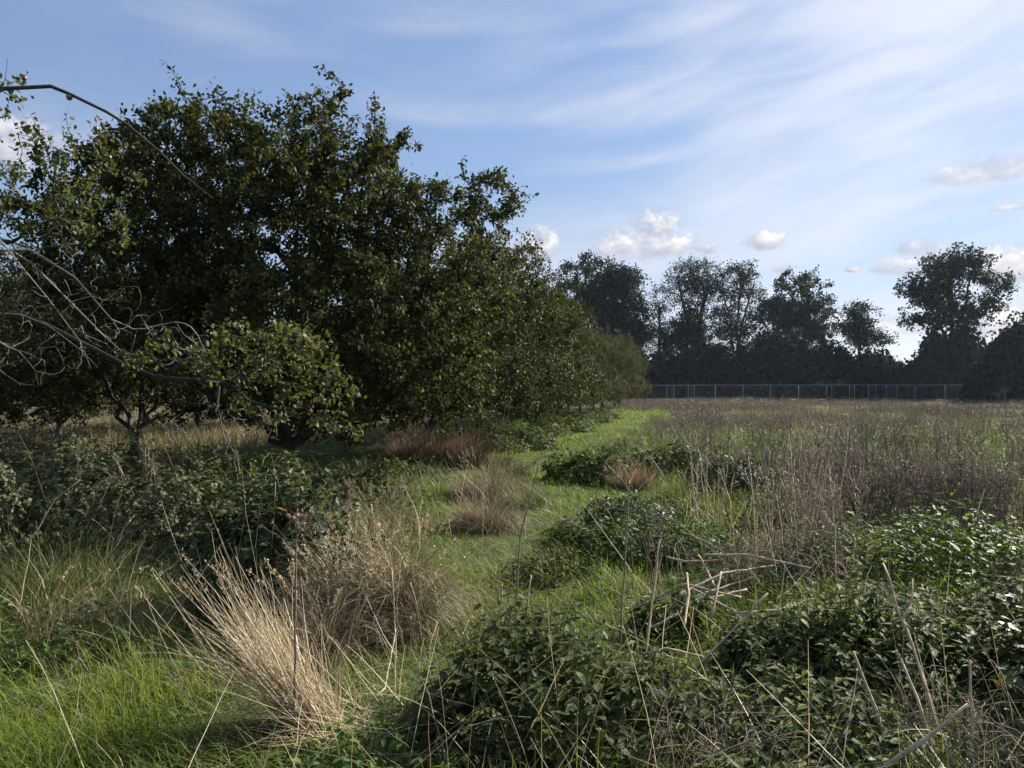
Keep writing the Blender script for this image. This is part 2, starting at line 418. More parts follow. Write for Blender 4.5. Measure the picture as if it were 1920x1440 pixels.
# ------------------------------------------------------------------ object helpers
def tag(o, label=None, cat=None, group=None, kind=None):
    if label: o['label'] = label
    if cat: o['category'] = cat
    if group: o['group'] = group
    if kind: o['kind'] = kind
    return o


def thing(name, label, cat, loc=(0, 0, 0), rz=0.0, group=None, scale=1.0):
    o = bpy.data.objects.new(name, None); COL.objects.link(o)
    o.location = tuple(loc); o.rotation_euler = (0, 0, rz); o.scale = (scale,) * 3; o.empty_display_size = 0.2
    return tag(o, label, cat, group)


def dup(root, loc, rz, label, group=None, scale=1.0):
    r = root.copy(); COL.objects.link(r); r.location = tuple(loc); r.rotation_euler = (0, 0, rz)
    r.scale = (scale,) * 3 if np.isscalar(scale) else scale
    r['label'] = label
    if group: r['group'] = group
    for ch in list(root.children):
        c = ch.copy(); COL.objects.link(c); c.parent = r
    return r


# ------------------------------------------------------------------ ground
def make_ground():
    xs = np.concatenate([np.linspace(-400, -60, 14), np.linspace(-50, -16, 14), np.linspace(-15, 15, 101), np.linspace(16, 50, 14), np.linspace(60, 400, 14)])
    ys = np.concatenate([np.linspace(-60, 0, 10), np.linspace(0.3, 30, 100), np.linspace(31, 130, 50), np.linspace(150, 500, 14)])
    X, Y = np.meshgrid(xs, ys)
    Z = ground_h(X, Y)
    g = Geo(); nx, ny = len(xs), len(ys)
    i, j = np.meshgrid(np.arange(ny - 1), np.arange(nx - 1), indexing='ij')
    q = np.stack([i * nx + j, i * nx + j + 1, (i + 1) * nx + j + 1, (i + 1) * nx + j], -1)
    g.add(np.stack([X, Y, Z], -1), q)
    tag(g.build('ground', M['ground']), 'rough meadow ground under the grass and weeds', 'ground', kind='structure')


make_ground()


# ------------------------------------------------------------------ trees grown towards points in a crown
class Tree:
    def __init__(self, cap=60000):
        self.p = np.zeros((cap, 3)); self.par = np.full(cap, -1); self.len = np.zeros(cap); self.dir = np.zeros((cap, 3))
        self.n = 0; self.chains = []; self.kind = []
    def path(self, pts, parent=-1, kind=0):
        """pts after the parent node; returns index of the last node"""
        ch = [parent] if parent >= 0 else []
        for q in pts:
            i = self.n; self.p[i] = q; self.par[i] = parent
            if parent >= 0:
                d = self.p[i] - self.p[parent]; L = np.linalg.norm(d); self.len[i] = self.len[parent] + L; self.dir[i] = d / max(L, 1e-6)
            else: self.dir[i] = (0, 0, 1)
            ch.append(i); parent = i; self.n += 1
        self.chains.append(ch); self.kind.append(kind)
        return parent
    def reach(self, targets, seg=0.35, alpha=0.3, up=0.1, wob=0.08, kind=1, start=0, sort=True, rng=RNG):
        targets = np.asarray(targets)
        if sort:
            base = self.p[0]; k = np.linalg.norm(targets - base, axis=1) * (1 + rng.normal(0, .12, len(targets))); targets = targets[np.argsort(k)]
        for q in targets:
            P = self.p[start:self.n]; d = q - P; L = np.linalg.norm(d, axis=1)
            back = np.einsum('ij,ij->i', d, self.dir[start:self.n]) / np.maximum(L, 1e-6)
            cost = L * (1.25 - 0.35 * back) + alpha * self.len[start:self.n]
            i = int(np.argmin(cost)) + start
            L = L[i - start]
            m = max(2, int(math.ceil(L / seg)))
            a = self.p[i]; c = a + self.dir[i] * L * 0.35 + (q - a) * 0.15 + np.array([0, 0, up * L])
            t = np.linspace(0, 1, m + 1)[1:, None]
            pts = (1 - t) ** 2 * a + 2 * t * (1 - t) * c + t * t * q
            pts[:-1] += rng.normal(0, wob * seg, (m - 1, 3))
            self.path(pts, i, kind)
    def radii(self, tip=0.004, power=2.4, rmax=1.0):
        n = self.n; acc = np.zeros(n); par = self.par
        has = np.zeros(n, bool)
        for i in range(n - 1, -1, -1):
            if not has[i]: acc[i] += tip ** power
            if par[i] >= 0: acc[par[i]] += acc[i]; has[par[i]] = True
        return np.minimum(acc ** (1 / power), rmax)
    def wood(self, g, r, big=8, thin=3, rlim=0.03, kinds=None, flare=None, rmin=0.0):
        by = {}
        for ch, k in zip(self.chains, self.kind):
            if kinds is not None and k not in kinds: continue
            if len(ch) < 2: continue
            rr = r[ch].copy(); rr[0] = min(rr[0], rr[1] * 1.35)
            if rr.max() < rmin: continue
            rr[-1] *= 0.6
            n = big if rr.max() > rlim * 2 else (5 if rr.max() > rlim else thin)
            by.setdefault((len(ch), n), []).append((ch, rr))
        for (K, n), L in by.items():
            pts = np.stack([self.p[c] for c, _ in L]); rad = np.stack([q for _, q in L])
            if flare: rad = rad * (1 + flare * np.exp(-np.maximum(pts[..., 2], 0) / 0.25))
            tubes(g, pts, rad, n)
    def twigs(self, kinds):
        a, b = [], []
        for ch, k in zip(self.chains, self.kind):
            if k in kinds: a += ch[:-1]; b += ch[1:]
        return np.array(a, int), np.array(b, int)


def blob_points(blobs, n, shell=0.5, rng=RNG):
    """random points in ellipsoids (centre, radii, weight); shell > 0.33 pushes them outward"""
    w = np.array([b[6] if len(b) > 6 else b[3] * b[4] * b[5] for b in blobs], float); w /= w.sum()
    pick = rng.choice(len(blobs), n, p=w)
    B = np.array([b[:6] for b in blobs])[pick]
    d = unit(rng.normal(size=(n, 3))); r = rng.random(n) ** (1 / 3.0); r = r * (1 - shell) + shell * r ** 0.4
    r = r * (0.88 + 0.24 * rng.random(n))
    return B[:, :3] + d * r[:, None] * B[:, 3:6]


def leaves_on(g, tree, kinds, count, size, tmpl=LEAF, droop=0.35, spread=0.05, clip=None, tipbias=0.0, rng=RNG):
    a, b = tree.twigs(kinds)
    L = np.linalg.norm(tree.p[b] - tree.p[a], axis=1)
    L = L * np.exp(rng.normal(0, .9, len(a)) * np.where(tree.n > 4000, 1, .5))
    pick = rng.choice(len(a), count, p=L / L.sum()); t = rng.random(count)[:, None]
    pos = tree.p[a[pick]] * (1 - t) + tree.p[b[pick]] * t + rng.normal(0, spread, (count, 3))
    seg = unit(tree.p[b[pick]] - tree.p[a[pick]])
    fwd = unit(seg * 0.5 + rng.normal(0, 0.8, (count, 3)) + np.array([0, 0, -droop]))
    nrm = unit(rng.normal(0, 0.65, (count, 3)) + np.array([0, 0, 0.9]))
    s = size * (0.65 + 0.6 * rng.random(count))
    if clip is not None:
        k = clip(pos); pos, fwd, nrm, s = pos[k], fwd[k], nrm[k], s[k]
    scatter(g, tmpl, fwd, nrm, pos, s)


def ball(g, c, r, seg=8, ring=6):
    th = np.linspace(0, math.pi, ring + 1); ph = np.arange(seg) * 2 * math.pi / seg
    prof = np.sin(th) * (1 + 0.10 * np.cos(th)); zz = np.cos(th) - 0.25 * np.exp(-(th / 0.35) ** 2) + 0.16 * np.exp(-((math.pi - th) / 0.3) ** 2)
    v = np.stack([prof[:, None] * np.cos(ph), prof[:, None] * np.sin(ph), np.repeat(zz[:, None], seg, 1)], -1) * r + np.array(c)
    i, j = np.meshgrid(np.arange(ring), np.arange(seg), indexing='ij')
    q = np.stack([i * seg + j, (i + 1) * seg + j, (i + 1) * seg + (j + 1) % seg, i * seg + (j + 1) % seg], -1)
    g.add(v.reshape(-1, 3), q.reshape(-1, 4))


def apples(tree, root, where, rng, r=0.028):
    for q in where:
        i = int(np.argmin(np.linalg.norm(tree.p[:tree.n] - q, axis=1)))
        g = Geo(); ball(g, tree.p[i] + np.array([0, 0, -r * 1.15]), r * (0.85 + 0.3 * rng.random()))
        g.build('apple', M['apple_skin'], root)


def trunk_fork(T, base, stems, rng, h0=0.7, wob=0.05):
    """a short trunk and forked limbs; stems = list of end points"""
    b = np.array(base, float)
    root = T.path([b + (0, 0, -0.15), b, b + rng.normal(0, .03, 3) + (0, 0, h0 * .5), b + rng.normal(0, .04, 3) + (0, 0, h0)], -1, 0)
    for e in stems:
        e = np.array(e, float); a = T.p[root]; L = np.linalg.norm(e - a); m = max(3, int(L / 0.3))
        t = np.linspace(0, 1, m + 1)[1:, None]
        c = a + (e - a) * 0.4 * np.array([1.25, 1.25, 0.75])
        pts = (1 - t) ** 2 * a + 2 * t * (1 - t) * c + t * t * e + rng.normal(0, wob, (m, 3))
        T.path(pts, root, 0)


def apple_tree(name, label, loc, blobs, stems, seed, n1=60, n2=420, n3=2300, leaf_n=38000, size=0.062, extra=None, group=None, h0=0.7, fruit=0, alpha=.28, tip=.0042, leafmat='apple_leaf', rmax=.24):
    """blobs, stems and extra in world metres; the tree's mesh is local to loc"""
    rng = np.random.default_rng(seed); loc = np.array(loc, float)
    o3 = np.concatenate([loc, np.zeros(4)])
    T = Tree()
    trunk_fork(T, (0, 0, 0), [np.array(s) - loc for s in stems], rng, h0)
    bl = [tuple(np.array(b, float) - o3[:len(b)]) for b in blobs]
    T.reach(blob_points(bl, n1, 0.1, rng), 0.45, alpha, 0.06, 0.14, 1, 2, rng=rng)
    T.reach(blob_points(bl, n2, 0.35, rng), 0.32, alpha * .7, 0.06, 0.14, 2, 2, rng=rng)
    T.reach(blob_points(bl, n3, 0.55, rng), 0.2, alpha * .25, 0.02, 0.12, 3, 6, rng=rng)
    if extra is not None and len(extra): T.reach(np.array(extra) - loc, 0.22, 0.1, 0.0, 0.12, 4, 6, rng=rng)
    r = T.radii(tip, 2.5, rmax)
    root = thing(name, label, 'tree', loc, 0, group)
    g = Geo(); T.wood(g, r, 9, 3, .03, (0,), 0.5); g.build('trunk', M['apple_bark'], root)
    g = Geo(); T.wood(g, r, 7, 3, .02, (1, 2, 3, 4)); g.build('branches', M['apple_bark'], root)
    g = Geo()
    low = lambda p: p[:, 2] > 0.35
    leaves_on(g, T, (3,), int(leaf_n * .86), size, clip=low, rng=rng); leaves_on(g, T, (2,), int(leaf_n * .12), size, clip=low, rng=rng)
    if extra is not None and len(extra): leaves_on(g, T, (4,), len(extra) * 34, size, spread=.035, rng=rng)
    g.build('crown', M[leafmat], root)
    if fruit: apples(T, root, blob_points(bl, fruit, 0.7, rng), rng)
    return root, T


def wpt(px, py, d): return tuple(at(px, py, d))
def wblob(px, py, d, rx, ry, rd=None, w=None):
    s = d / FPX; c = at(px, py, d); b = (c[0], c[1], c[2], rx * s, (rd if rd is not None else rx * s), ry * s)
    return b if w is None else b + (w,)


# --- the big apple tree that fills the left of the view
MAIN = np.array([-3.45, 12.0, 0.0])
main_blobs = [wblob(470, 400, 12, 290, 190, 2.3), wblob(620, 320, 12, 160, 130, 1.5), wblob(380, 310, 12, 200, 95, 1.6), wblob(815, 500, 12.4, 165, 165, 1.5),
              wblob(560, 620, 11.3, 330, 150, 2.0), wblob(250, 460, 11.6, 190, 190, 1.8), wblob(760, 650, 11.8, 180, 140, 1.6), wblob(690, 410, 12, 130, 130, 1.3),
              wblob(925, 365, 12.6, 55, 45, .5, .3), wblob(640, 760, 11.2, 150, 60, 1.0), wblob(820, 740, 12.2, 120, 75, 1.0), wblob(560, 770, 12.5, 120, 60, 1.0)]
main_stems = [(-5.6, 11.2, 3.2), (-4.4, 12.8, 4.4), (-3.2, 11.4, 4.2), (-2.3, 12.6, 4.0), (-1.6, 11.8, 2.7), (-4.6, 10.4, 2.3)]
main_extra = [wpt(*a) for a in ((300, 180, 11.5), (306, 112, 11.5), (598, 128, 11.8), (590, 165, 11.8), (628, 145, 11.8), (655, 172, 11.8), (702, 172, 11.9), (700, 200, 11.9), (765, 236, 12), (770, 262, 12), (790, 270, 12),
              (478, 172, 11.7), (470, 200, 11.7), (375, 200, 11.6), (400, 205, 11.6), (540, 180, 11.8), (865, 296, 12.6), (868, 330, 12.6), (900, 330, 12.6), (932, 328, 12.6), (930, 360, 12.6), (1000, 370, 12.6), (975, 385, 12.6), (985, 400, 12.6), (940, 390, 12.6), (560, 190, 11.7), (350, 215, 11.6), (435, 215, 11.6), (730, 230, 12))]
main_tree, T0 = apple_tree('apple_tree', 'largest dark spreading apple tree with shoots sticking up, front of the row', MAIN, main_blobs, main_stems, 3,
                           n2=560, n3=4200, leaf_n=135000, size=.070, extra=main_extra, fruit=16, group='apple trees of the old orchard', rmax=.2)

# --- generic orchard trees, then copies down the row
def generic(seed, label, loc):
    rng = np.random.default_rng(seed); x, y, z = loc
    bl = [(x, y, 3.5, 2.7, 2.7, 1.6)]
    for k in range(7):
        a = k * 0.9 + rng.random() * .6; rr = 1.7 + .5 * rng.random(); hz = 1.9 + 2.2 * rng.random()
        bl.append((x + rr * math.sin(a), y + rr * math.cos(a), hz, 1.35, 1.35, 1.05))
    for k in range(5):
        a = k * 1.26 + rng.random(); bl.append((x + 2.2 * math.sin(a), y + 2.2 * math.cos(a), 1.75, 1.25, 1.25, .85, 2.2))
    st = [(x + 1.5 * math.sin(a), y + 1.5 * math.cos(a), 3.2 + rng.random()) for a in np.arange(5) * 1.26 + rng.random(5) * .5]
    ex = [(x + rng.normal(0, 1.2), y + rng.normal(0, 1.2), 5.2 + .8 * rng.random()) for _ in range(14)]
    return apple_tree('apple_tree', label, loc, bl, st, seed, n1=50, n2=440, n3=3000, leaf_n=74000, size=.068, extra=ex, group='apple trees of the old orchard', rmax=.17)[0]


row = lambda y: (-5.35 + 0.2 * y, y, 0.0)
GA = generic(21, 'apple tree just behind the largest one, its right limbs overhanging the grass path', row(17.2))
GB = generic(35, 'apple tree third along the row, its leaves lit yellow green above the path', row(22.0))
ordn = ['fourth', 'fifth', 'sixth', 'seventh', 'eighth', 'ninth', 'tenth']
for i, y in enumerate((27, 32, 37.5, 43, 48.5, 54.5, 61.5)):
    src = (GA, GB)[i % 2]; x, yy, z = row(y)
    lab = f'apple tree {ordn[i]} along the row beside the grass path' if i < 6 else 'low rounded apple tree at the far end of the row beside the field'
    dup(src, (x + .034 * (yy - 27) + random.uniform(-.3, .5), yy, z), random.uniform(0, 6.28), lab, scale=random.uniform(.92, 1.06) if i < 6 else .9)
for (x, y, s, lab) in ((-8.0, 16.2, .95, 'twin stemmed apple tree standing behind the grey dead branches'), (-12.1, 20.5, .95, 'crooked dark apple tree at the left edge before the pale field'),
                       (-11.0, 27, 1, 'apple tree in the second row, deep in shade behind the largest tree'), (-8.6, 34, 1, 'apple tree of the second row half hidden behind the third row tree'),
                       (-17.5, 26, 1, 'apple tree standing farthest left at the pale field edge')):
    dup(random.choice((GA, GB)), (x, y, 0), random.uniform(0, 6.28), lab, scale=s)


# --- sparse half-dead apple tree whose limbs enter from the left edge
def left_tree():
    rng = np.random.default_rng(5); loc = np.array([-6.3, 8.8, 0.0])
    T = Tree(); W = lambda px, py, d: at(px, py, d) - loc
    trunk_fork(T, (0, 0, 0), [np.array([.3, -.3, 3.0]), np.array([-.9, .6, 3.2])], rng, .8)
    fork = 3
    limb = T.path([W(-60, 520, 8.5), W(40, 585, 8.3), W(120, 625, 8.1), W(180, 655, 8.0), W(230, 682, 7.9), W(290, 706, 7.8), W(350, 712, 7.6), W(385, 711, 7.5), W(412, 716, 7.45)], fork, 0)
    T.path([W(408, 735, 7.45), W(404, 775, 7.4), W(425, 830, 7.4)], limb, 0)
    n_limb = T.n
    # leafy twigs round the end of the limb
    tb = [tuple(np.array(wblob(*a)) - np.array([*loc, 0, 0, 0])) for a in ((510, 640, 7.3, 110, 45, .5), (440, 690, 7.4, 90, 60, .45), (570, 690, 7.2, 80, 60, .45), (330, 660, 7.6, 110, 50, .4), (620, 740, 7.1, 55, 60, .35), (500, 760, 7.2, 80, 50, .4), (670, 800, 7.1, 25, 30, .2))]
    T.reach(blob_points(tb, 30, .2, rng), .16, .15, .1, .2, 2, 4, rng=rng)
    T.reach(blob_points(tb, 190, .4, rng), .12, .05, .05, .2, 3, 6, rng=rng)
    # thin sparse upper crown with apples
    ub = [tuple(np.array(wblob(*a)) - np.array([*loc, 0, 0, 0])) for a in ((60, 370, 8.2, 120, 90, .8), (110, 255, 8, 90, 60, .5), (180, 330, 8.2, 90, 90, .6), (-120, 350, 8.4, 150, 140, .9), (60, 220, 8, 50, 30, .3), (150, 430, 8.2, 110, 50, .6))]
    T.path([W(-60, 178, 7.6), W(0, 167, 7.6), W(95, 162, 7.6), W(130, 176, 7.65), W(200, 210, 7.7), W(240, 235, 7.75), W(300, 285, 7.8), W(345, 330, 7.9), W(400, 372, 8.0)], T.n - 1 if False else 8, 5)
    T.reach(blob_points(ub, 26, .2, rng), .22, .2, .12, .18, 2, 4, rng=rng)
    T.reach(np.array([W(15, 108, 7.6), W(45, 140, 7.6), W(12, 210, 7.7), W(45, 190, 7.7)]), .2, .1, 0, .15, 3, 4, rng=rng)
    T.reach(blob_points(ub, 320, .4, rng), .16, .06, .05, .2, 3, 6, rng=rng)
    r = T.radii(.0032, 2.5, .07)
    for ch, k in zip(T.chains, T.kind):
        if k == 5: r[ch[1:]] = np.maximum(r[ch[1:]], np.linspace(.024, .007, len(ch) - 1))
    root = thing('apple_tree', 'half dead apple tree whose bare grey limbs reach in from the left edge', 'tree', loc, 0, 'apple trees of the old orchard')
    g = Geo(); T.wood(g, r * 1.0, 9, 3, .02, (0,), .4); g.build('trunk', M['apple_bark'], root)
    g = Geo(); T.wood(g, r, 6, 3, .015, (2, 3, 5)); g.build('branches', M['apple_bark'], root)
    g = Geo(); leaves_on(g, T, (3,), 7000, .056, spread=.035, rng=rng); g.build('crown', M['apple_leaf_pale'], root)
    apples(T, root, [W(*a) for a in ((48, 137, 7.6), (55, 140, 7.6), (113, 209, 7.8), (130, 213, 7.8), (172, 248, 7.9), (183, 244, 7.9), (205, 300, 8), (95, 330, 8))], rng, .03)
    # dead twiggy limbs, grey and bare
    D = Tree(); D.path([np.array([0, 0, .8]), np.array([.2, -.2, 1.6])], -1, 0); s0 = D.n - 1
    ends = []
    for pl in (((-40, 430, 7.4), (60, 495, 7.3), (130, 565, 7.2), (190, 625, 7.2), (235, 665, 7.3)), ((-40, 400, 7.3), (40, 500, 7.2), (90, 560, 7.1), (150, 640, 7.2), (170, 690, 7.3)),
               ((-40, 585, 7.0), (40, 590, 6.9), (90, 610, 6.9), (150, 655, 6.9), (185, 690, 7.0)), ((-40, 470, 7.5), (60, 470, 7.4), (140, 520, 7.3), (210, 600, 7.4)),
               ((55, 672, 7.0), (70, 655, 7.0), (100, 650, 7.0), (122, 660, 7.0)), ((160, 628, 7.2), (200, 645, 7.2), (215, 662, 7.2), (250, 664, 7.2))):
        P = [W(*q) for q in pl]; D.path(P, -1, 5)
    db = [tuple(np.array(wblob(*a)) - np.array([*loc, 0, 0, 0])) for a in ((80, 520, 7.2, 110, 80, .5), (60, 640, 7.1, 110, 50, .5), (200, 600, 7.3, 100, 70, .5), (60, 690, 7.2, 110, 40, .4), (290, 640, 7.4, 100, 60, .5))]
    D.reach(blob_points(db, 30, .3, rng), .12, .02, .05, .10, 2, 2, rng=rng)
    D.reach(blob_points(db, 210, .4, rng), .07, .0, .02, .13, 3, 2, rng=rng)
    rd = D.radii(.0028, 2.6, .05)
    g = Geo(); D.wood(g, np.maximum(rd, .003), 6, 3, .012, (2, 3, 5)); g.build('dead_branches', M['dead_wood'], root)
    # bare hanging twigs under the broken limb
    D = Tree(); D.path([W(412, 716, 7.45), W(408, 760, 7.4), W(420, 820, 7.35), W(440, 850, 7.3), W(455, 870, 7.3)], -1, 5)
    hb = [tuple(np.array(wblob(*a)) - np.array([*loc, 0, 0, 0])) for a in ((430, 830, 7.3, 60, 50, .3), (380, 780, 7.4, 70, 45, .3), (470, 800, 7.2, 60, 50, .3), (400, 865, 7.2, 60, 20, .3))]
    D.reach(blob_points(hb, 60, .4, rng), .10, .02, -.05, .3, 3, 0, rng=rng)
    rd = D.radii(.0026, 2.6, .03); g = Geo(); D.wood(g, np.maximum(rd, .0028), 6, 3, .01, (3, 5)); g.build('hanging_twigs', M['dead_wood'], root)


left_tree()


# ------------------------------------------------------------------ far trees, hedge and bushes
def far_tree(name, label, cat, px, d, top, bot, blobs, seed, n=(40, 300, 1500), leaf_n=9000, size=.34, mat='far_leaf', spread=.28, tip=.02, stems=3, group='tall trees along the far field edge', lean=0.0):
    """blobs as (px, py, rx, ry) in photo pixels at distance d, made into round volumes of real size"""
    rng = np.random.default_rng(seed); x = (px - CXP) / FPX * d; loc = np.array([x, d, 0.0])
    T = Tree(); s = d / FPX
    zt = EYE + (HZN - top) * s; zb = EYE + (HZN - bot) * s
    fork = max(2.0, zb * .75)
    ridx = T.path([np.array([0, 0, -.3]), np.array([0, 0, .6])] + [np.array([lean * t + rng.normal(0, .1), rng.normal(0, .1), .6 + (fork - .6) * t]) for t in np.linspace(.2, 1, 5)], -1, 0)
    for k in range(stems):
        b = blobs[k % len(blobs)]; e = np.array([(b[0] - px) * s + rng.normal(0, b[2] * s * .25), rng.normal(0, b[2] * s * .3), EYE + (HZN - b[1]) * s + b[3] * s * .3])
        a = T.p[ridx]; m = 7; t = np.linspace(0, 1, m + 1)[1:, None]; c = a + (e - a) * np.array([.3, .3, .6])
        T.path((1 - t) ** 2 * a + 2 * t * (1 - t) * c + t * t * e + rng.normal(0, .12, (m, 3)), ridx, 0)
    bl = [((b[0] - px) * s, rng.normal(0, .4), EYE + (HZN - b[1]) * s, b[2] * s * .9, b[2] * s * .8, b[3] * s * .92) for b in blobs]
    size *= .72; leaf_n = int(leaf_n * 1.9)
    T.reach(blob_points(bl, n[0], .1, rng), 1.3, .2, .1, .12, 1, 4, rng=rng)
    T.reach(blob_points(bl, n[1], .4, rng), .9, .15, .08, .12, 2, 5, rng=rng)
    pad = blob_points(bl, int(n[2] / 9), .5, rng); k = rng.integers(0, len(pad), n[2])      # foliage gathers in pads with gaps between
    T.reach(pad[k] + rng.normal(0, 1, (n[2], 3)) * np.array([.85, .85, .5]), .6, .06, .05, .12, 3, 6, rng=rng)
    r = T.radii(tip, 2.4, .55)
    root = thing(name, label, cat, loc, 0, group)
    g = Geo(); T.wood(g, r, 7, 3, .06, (0,), .4); g.build('trunk', M['far_bark'], root)
    g = Geo(); T.wood(g, r, 5, 3, .06, (1, 2, 3)); g.build('branches', M['far_bark'], root)
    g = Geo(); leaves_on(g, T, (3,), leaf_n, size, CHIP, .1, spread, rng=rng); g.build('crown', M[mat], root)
    return root


far_tree('tall_tree', 'broad dark tree rising just behind the end of the orchard row', 'tree', 1105, 122, 472, 640, [(1105, 535, 62, 62), (1075, 560, 42, 40), (1140, 560, 45, 60), (1110, 610, 60, 50)], 51, leaf_n=13000)
far_tree('tall_tree', 'dark upright tree leaning on the left shoulder of the thin alder', 'tree', 1172, 120, 498, 660, [(1172, 545, 30, 45), (1180, 600, 36, 60), (1165, 640, 40, 40)], 52, leaf_n=9000)
far_tree('alder_tree', 'slim see-through alder with a bare straight trunk', 'tree', 1236, 124, 528, 690, [(1236, 560, 18, 34), (1238, 600, 28, 40), (1236, 640, 30, 35)], 53, n=(40, 200, 700), leaf_n=2300, size=.26, mat='far_leaf_thin', stems=1)
far_tree('tall_tree', 'tall airy tree with a high feathery crown beside the ivy column', 'tree', 1300, 126, 486, 690, [(1298, 520, 46, 34), (1275, 545, 32, 40), (1320, 560, 36, 50), (1310, 610, 26, 50)], 54, n=(40, 260, 1100), leaf_n=4600, size=.28, mat='far_leaf_thin', stems=3)
far_tree('ivy_tree', 'dense pointed ivy-clad tree low in front of the feathery crown', 'tree', 1290, 121, 568, 690, [(1290, 600, 20, 34), (1290, 640, 34, 40), (1300, 665, 34, 30)], 55, n=(20, 160, 800), leaf_n=7000, size=.34)
far_tree('tall_tree', 'tall open-crowned tree with glimpses of sky through its middle', 'tree', 1380, 125, 493, 690, [(1380, 530, 48, 38), (1352, 560, 28, 42), (1405, 570, 32, 50), (1372, 620, 44, 55), (1400, 640, 34, 40)], 56, n=(40, 280, 1300), leaf_n=7000, size=.30)
far_tree('oak_tree', 'wide round-crowned oak, densest of the far tree group', 'tree', 1490, 122, 514, 690, [(1490, 565, 58, 50), (1460, 600, 42, 55), (1520, 600, 38, 55), (1490, 640, 62, 50), (1530, 640, 30, 40)], 57, n=(50, 320, 1700), leaf_n=14000)
far_tree('small_tree', 'small tree standing alone above the low part of the hedge', 'tree', 1612, 112, 564, 690, [(1610, 588, 14, 22), (1608, 612, 28, 16), (1622, 636, 30, 12)], 58, n=(24, 150, 600), leaf_n=3600, size=.30, stems=1)
far_tree('oak_tree', 'tall lopsided tree with a limb reaching right against bright cloud', 'tree', 1780, 104, 459, 650, [(1775, 500, 46, 40), (1820, 505, 36, 34), (1735, 545, 42, 30), (1775, 560, 40, 34), (1800, 598, 30, 26), (1868, 535, 26, 26), (1742, 592, 36, 16), (1840, 575, 22, 20)], 59, n=(50, 260, 1100), leaf_n=8200, size=.36, stems=5)


def leafy_mass(name, label, cat, x0, x1, y, depth, hfun, n, size, seed, mat='hedge_leaf', stems_n=60, group=None):
    """a hedge or thicket: leaf clumps through a volume whose top follows hfun, on real stems"""
    rng = np.random.default_rng(seed); loc = np.array([(x0 + x1) / 2, y, 0.0])
    x = rng.uniform(x0, x1, n); yy = rng.normal(0, .45, n).clip(-1, 1); H = hfun(x)
    lump = fbm(x * .45, yy * 2 + 7, seed, 4) * 1.3 + .35
    z = H * lump.clip(.4, 1.25) * np.where(rng.random(n) < .45, rng.random(n) ** 1.3, rng.random(n) ** .4)
    bulge = depth * np.sqrt(np.clip(1 - (z / (H * 1.35)) ** 2, .05, 1)) * (.7 + .6 * fbm(x * .7, z * .7, seed + 3))
    pos = np.stack([x - loc[0], yy * bulge, z], -1)
    out = np.stack([rng.normal(0, .5, n), yy, .4 + rng.normal(0, .4, n)], -1)
    root = thing(name, label, cat, loc, 0, group)
    g = Geo(); scatter(g, CHIP, rng.normal(0, 1, (n, 3)), unit(out), pos, size * (.5 + rng.random(n)))
    # loose shoots standing out of the top
    m = n // 12; xs = rng.uniform(x0, x1, m); hs = hfun(xs) * (fbm(xs * .45, np.full(m, 7.0), seed, 4) * 1.3 + .35).clip(.4, 1.25)
    p2 = np.stack([xs - loc[0] + rng.normal(0, .2, m), rng.normal(0, depth * .4, m), hs * (.92 + .22 * rng.random(m))], -1)
    scatter(g, CHIP, rng.normal(0, 1, (m, 3)), rng.normal(0, 1, (m, 3)), p2, size * (.4 + .6 * rng.random(m)))
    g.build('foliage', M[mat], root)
    xs = rng.uniform(x0, x1, stems_n); hs = hfun(xs) * .8
    t = np.linspace(0, 1, 5)[None, :, None]; base = np.stack([xs - loc[0], rng.normal(0, depth * .3, stems_n), np.full(stems_n, -.1)], -1)
    tip = base + np.stack([rng.normal(0, .5, stems_n), rng.normal(0, .5, stems_n), hs], -1)
    g = Geo(); tubes(g, base[:, None] * (1 - t) + tip[:, None] * t, np.linspace(.07, .015, 5)[None].repeat(stems_n, 0), 4); g.build('stems', M['far_bark'], root)
    return root


hh = lambda x: 6.6 + 1.0 * np.sin(x * .21) + .7 * np.sin(x * .53 + 1) - np.clip((x - 36) * .06, 0, 1.2)
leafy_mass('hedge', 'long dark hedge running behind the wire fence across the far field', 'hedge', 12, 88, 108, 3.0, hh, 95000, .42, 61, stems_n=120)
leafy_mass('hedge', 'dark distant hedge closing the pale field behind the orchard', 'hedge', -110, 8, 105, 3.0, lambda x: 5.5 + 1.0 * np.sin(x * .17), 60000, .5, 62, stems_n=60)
dome = lambda c, r, h: (lambda x: h * np.sqrt(np.clip(1 - ((x - c) / r) ** 2, .02, 1)))
leafy_mass('large_bush', 'large rounded bush bulging out of the hedge beside the fence end', 'bush', 51.5, 65.5, 101.5, 3.0, dome(58.5, 7.2, 8.6), 15000, .36, 63, 'shrub_leaf' if False else 'hedge_leaf', 30)
leafy_mass('large_bush', 'dark bush cut by the right edge in front of the fence', 'bush', 50.5, 66, 84, 3.2, dome(58, 7.6, 7.4), 16000, .36, 64, 'hedge_leaf', 30)
leafy_mass('large_bush', 'low bush in the hedge under the small lone tree', 'bush', 44, 54, 104, 2.5, dome(49, 5.4, 5.6), 9000, .36, 65, 'hedge_leaf', 20)


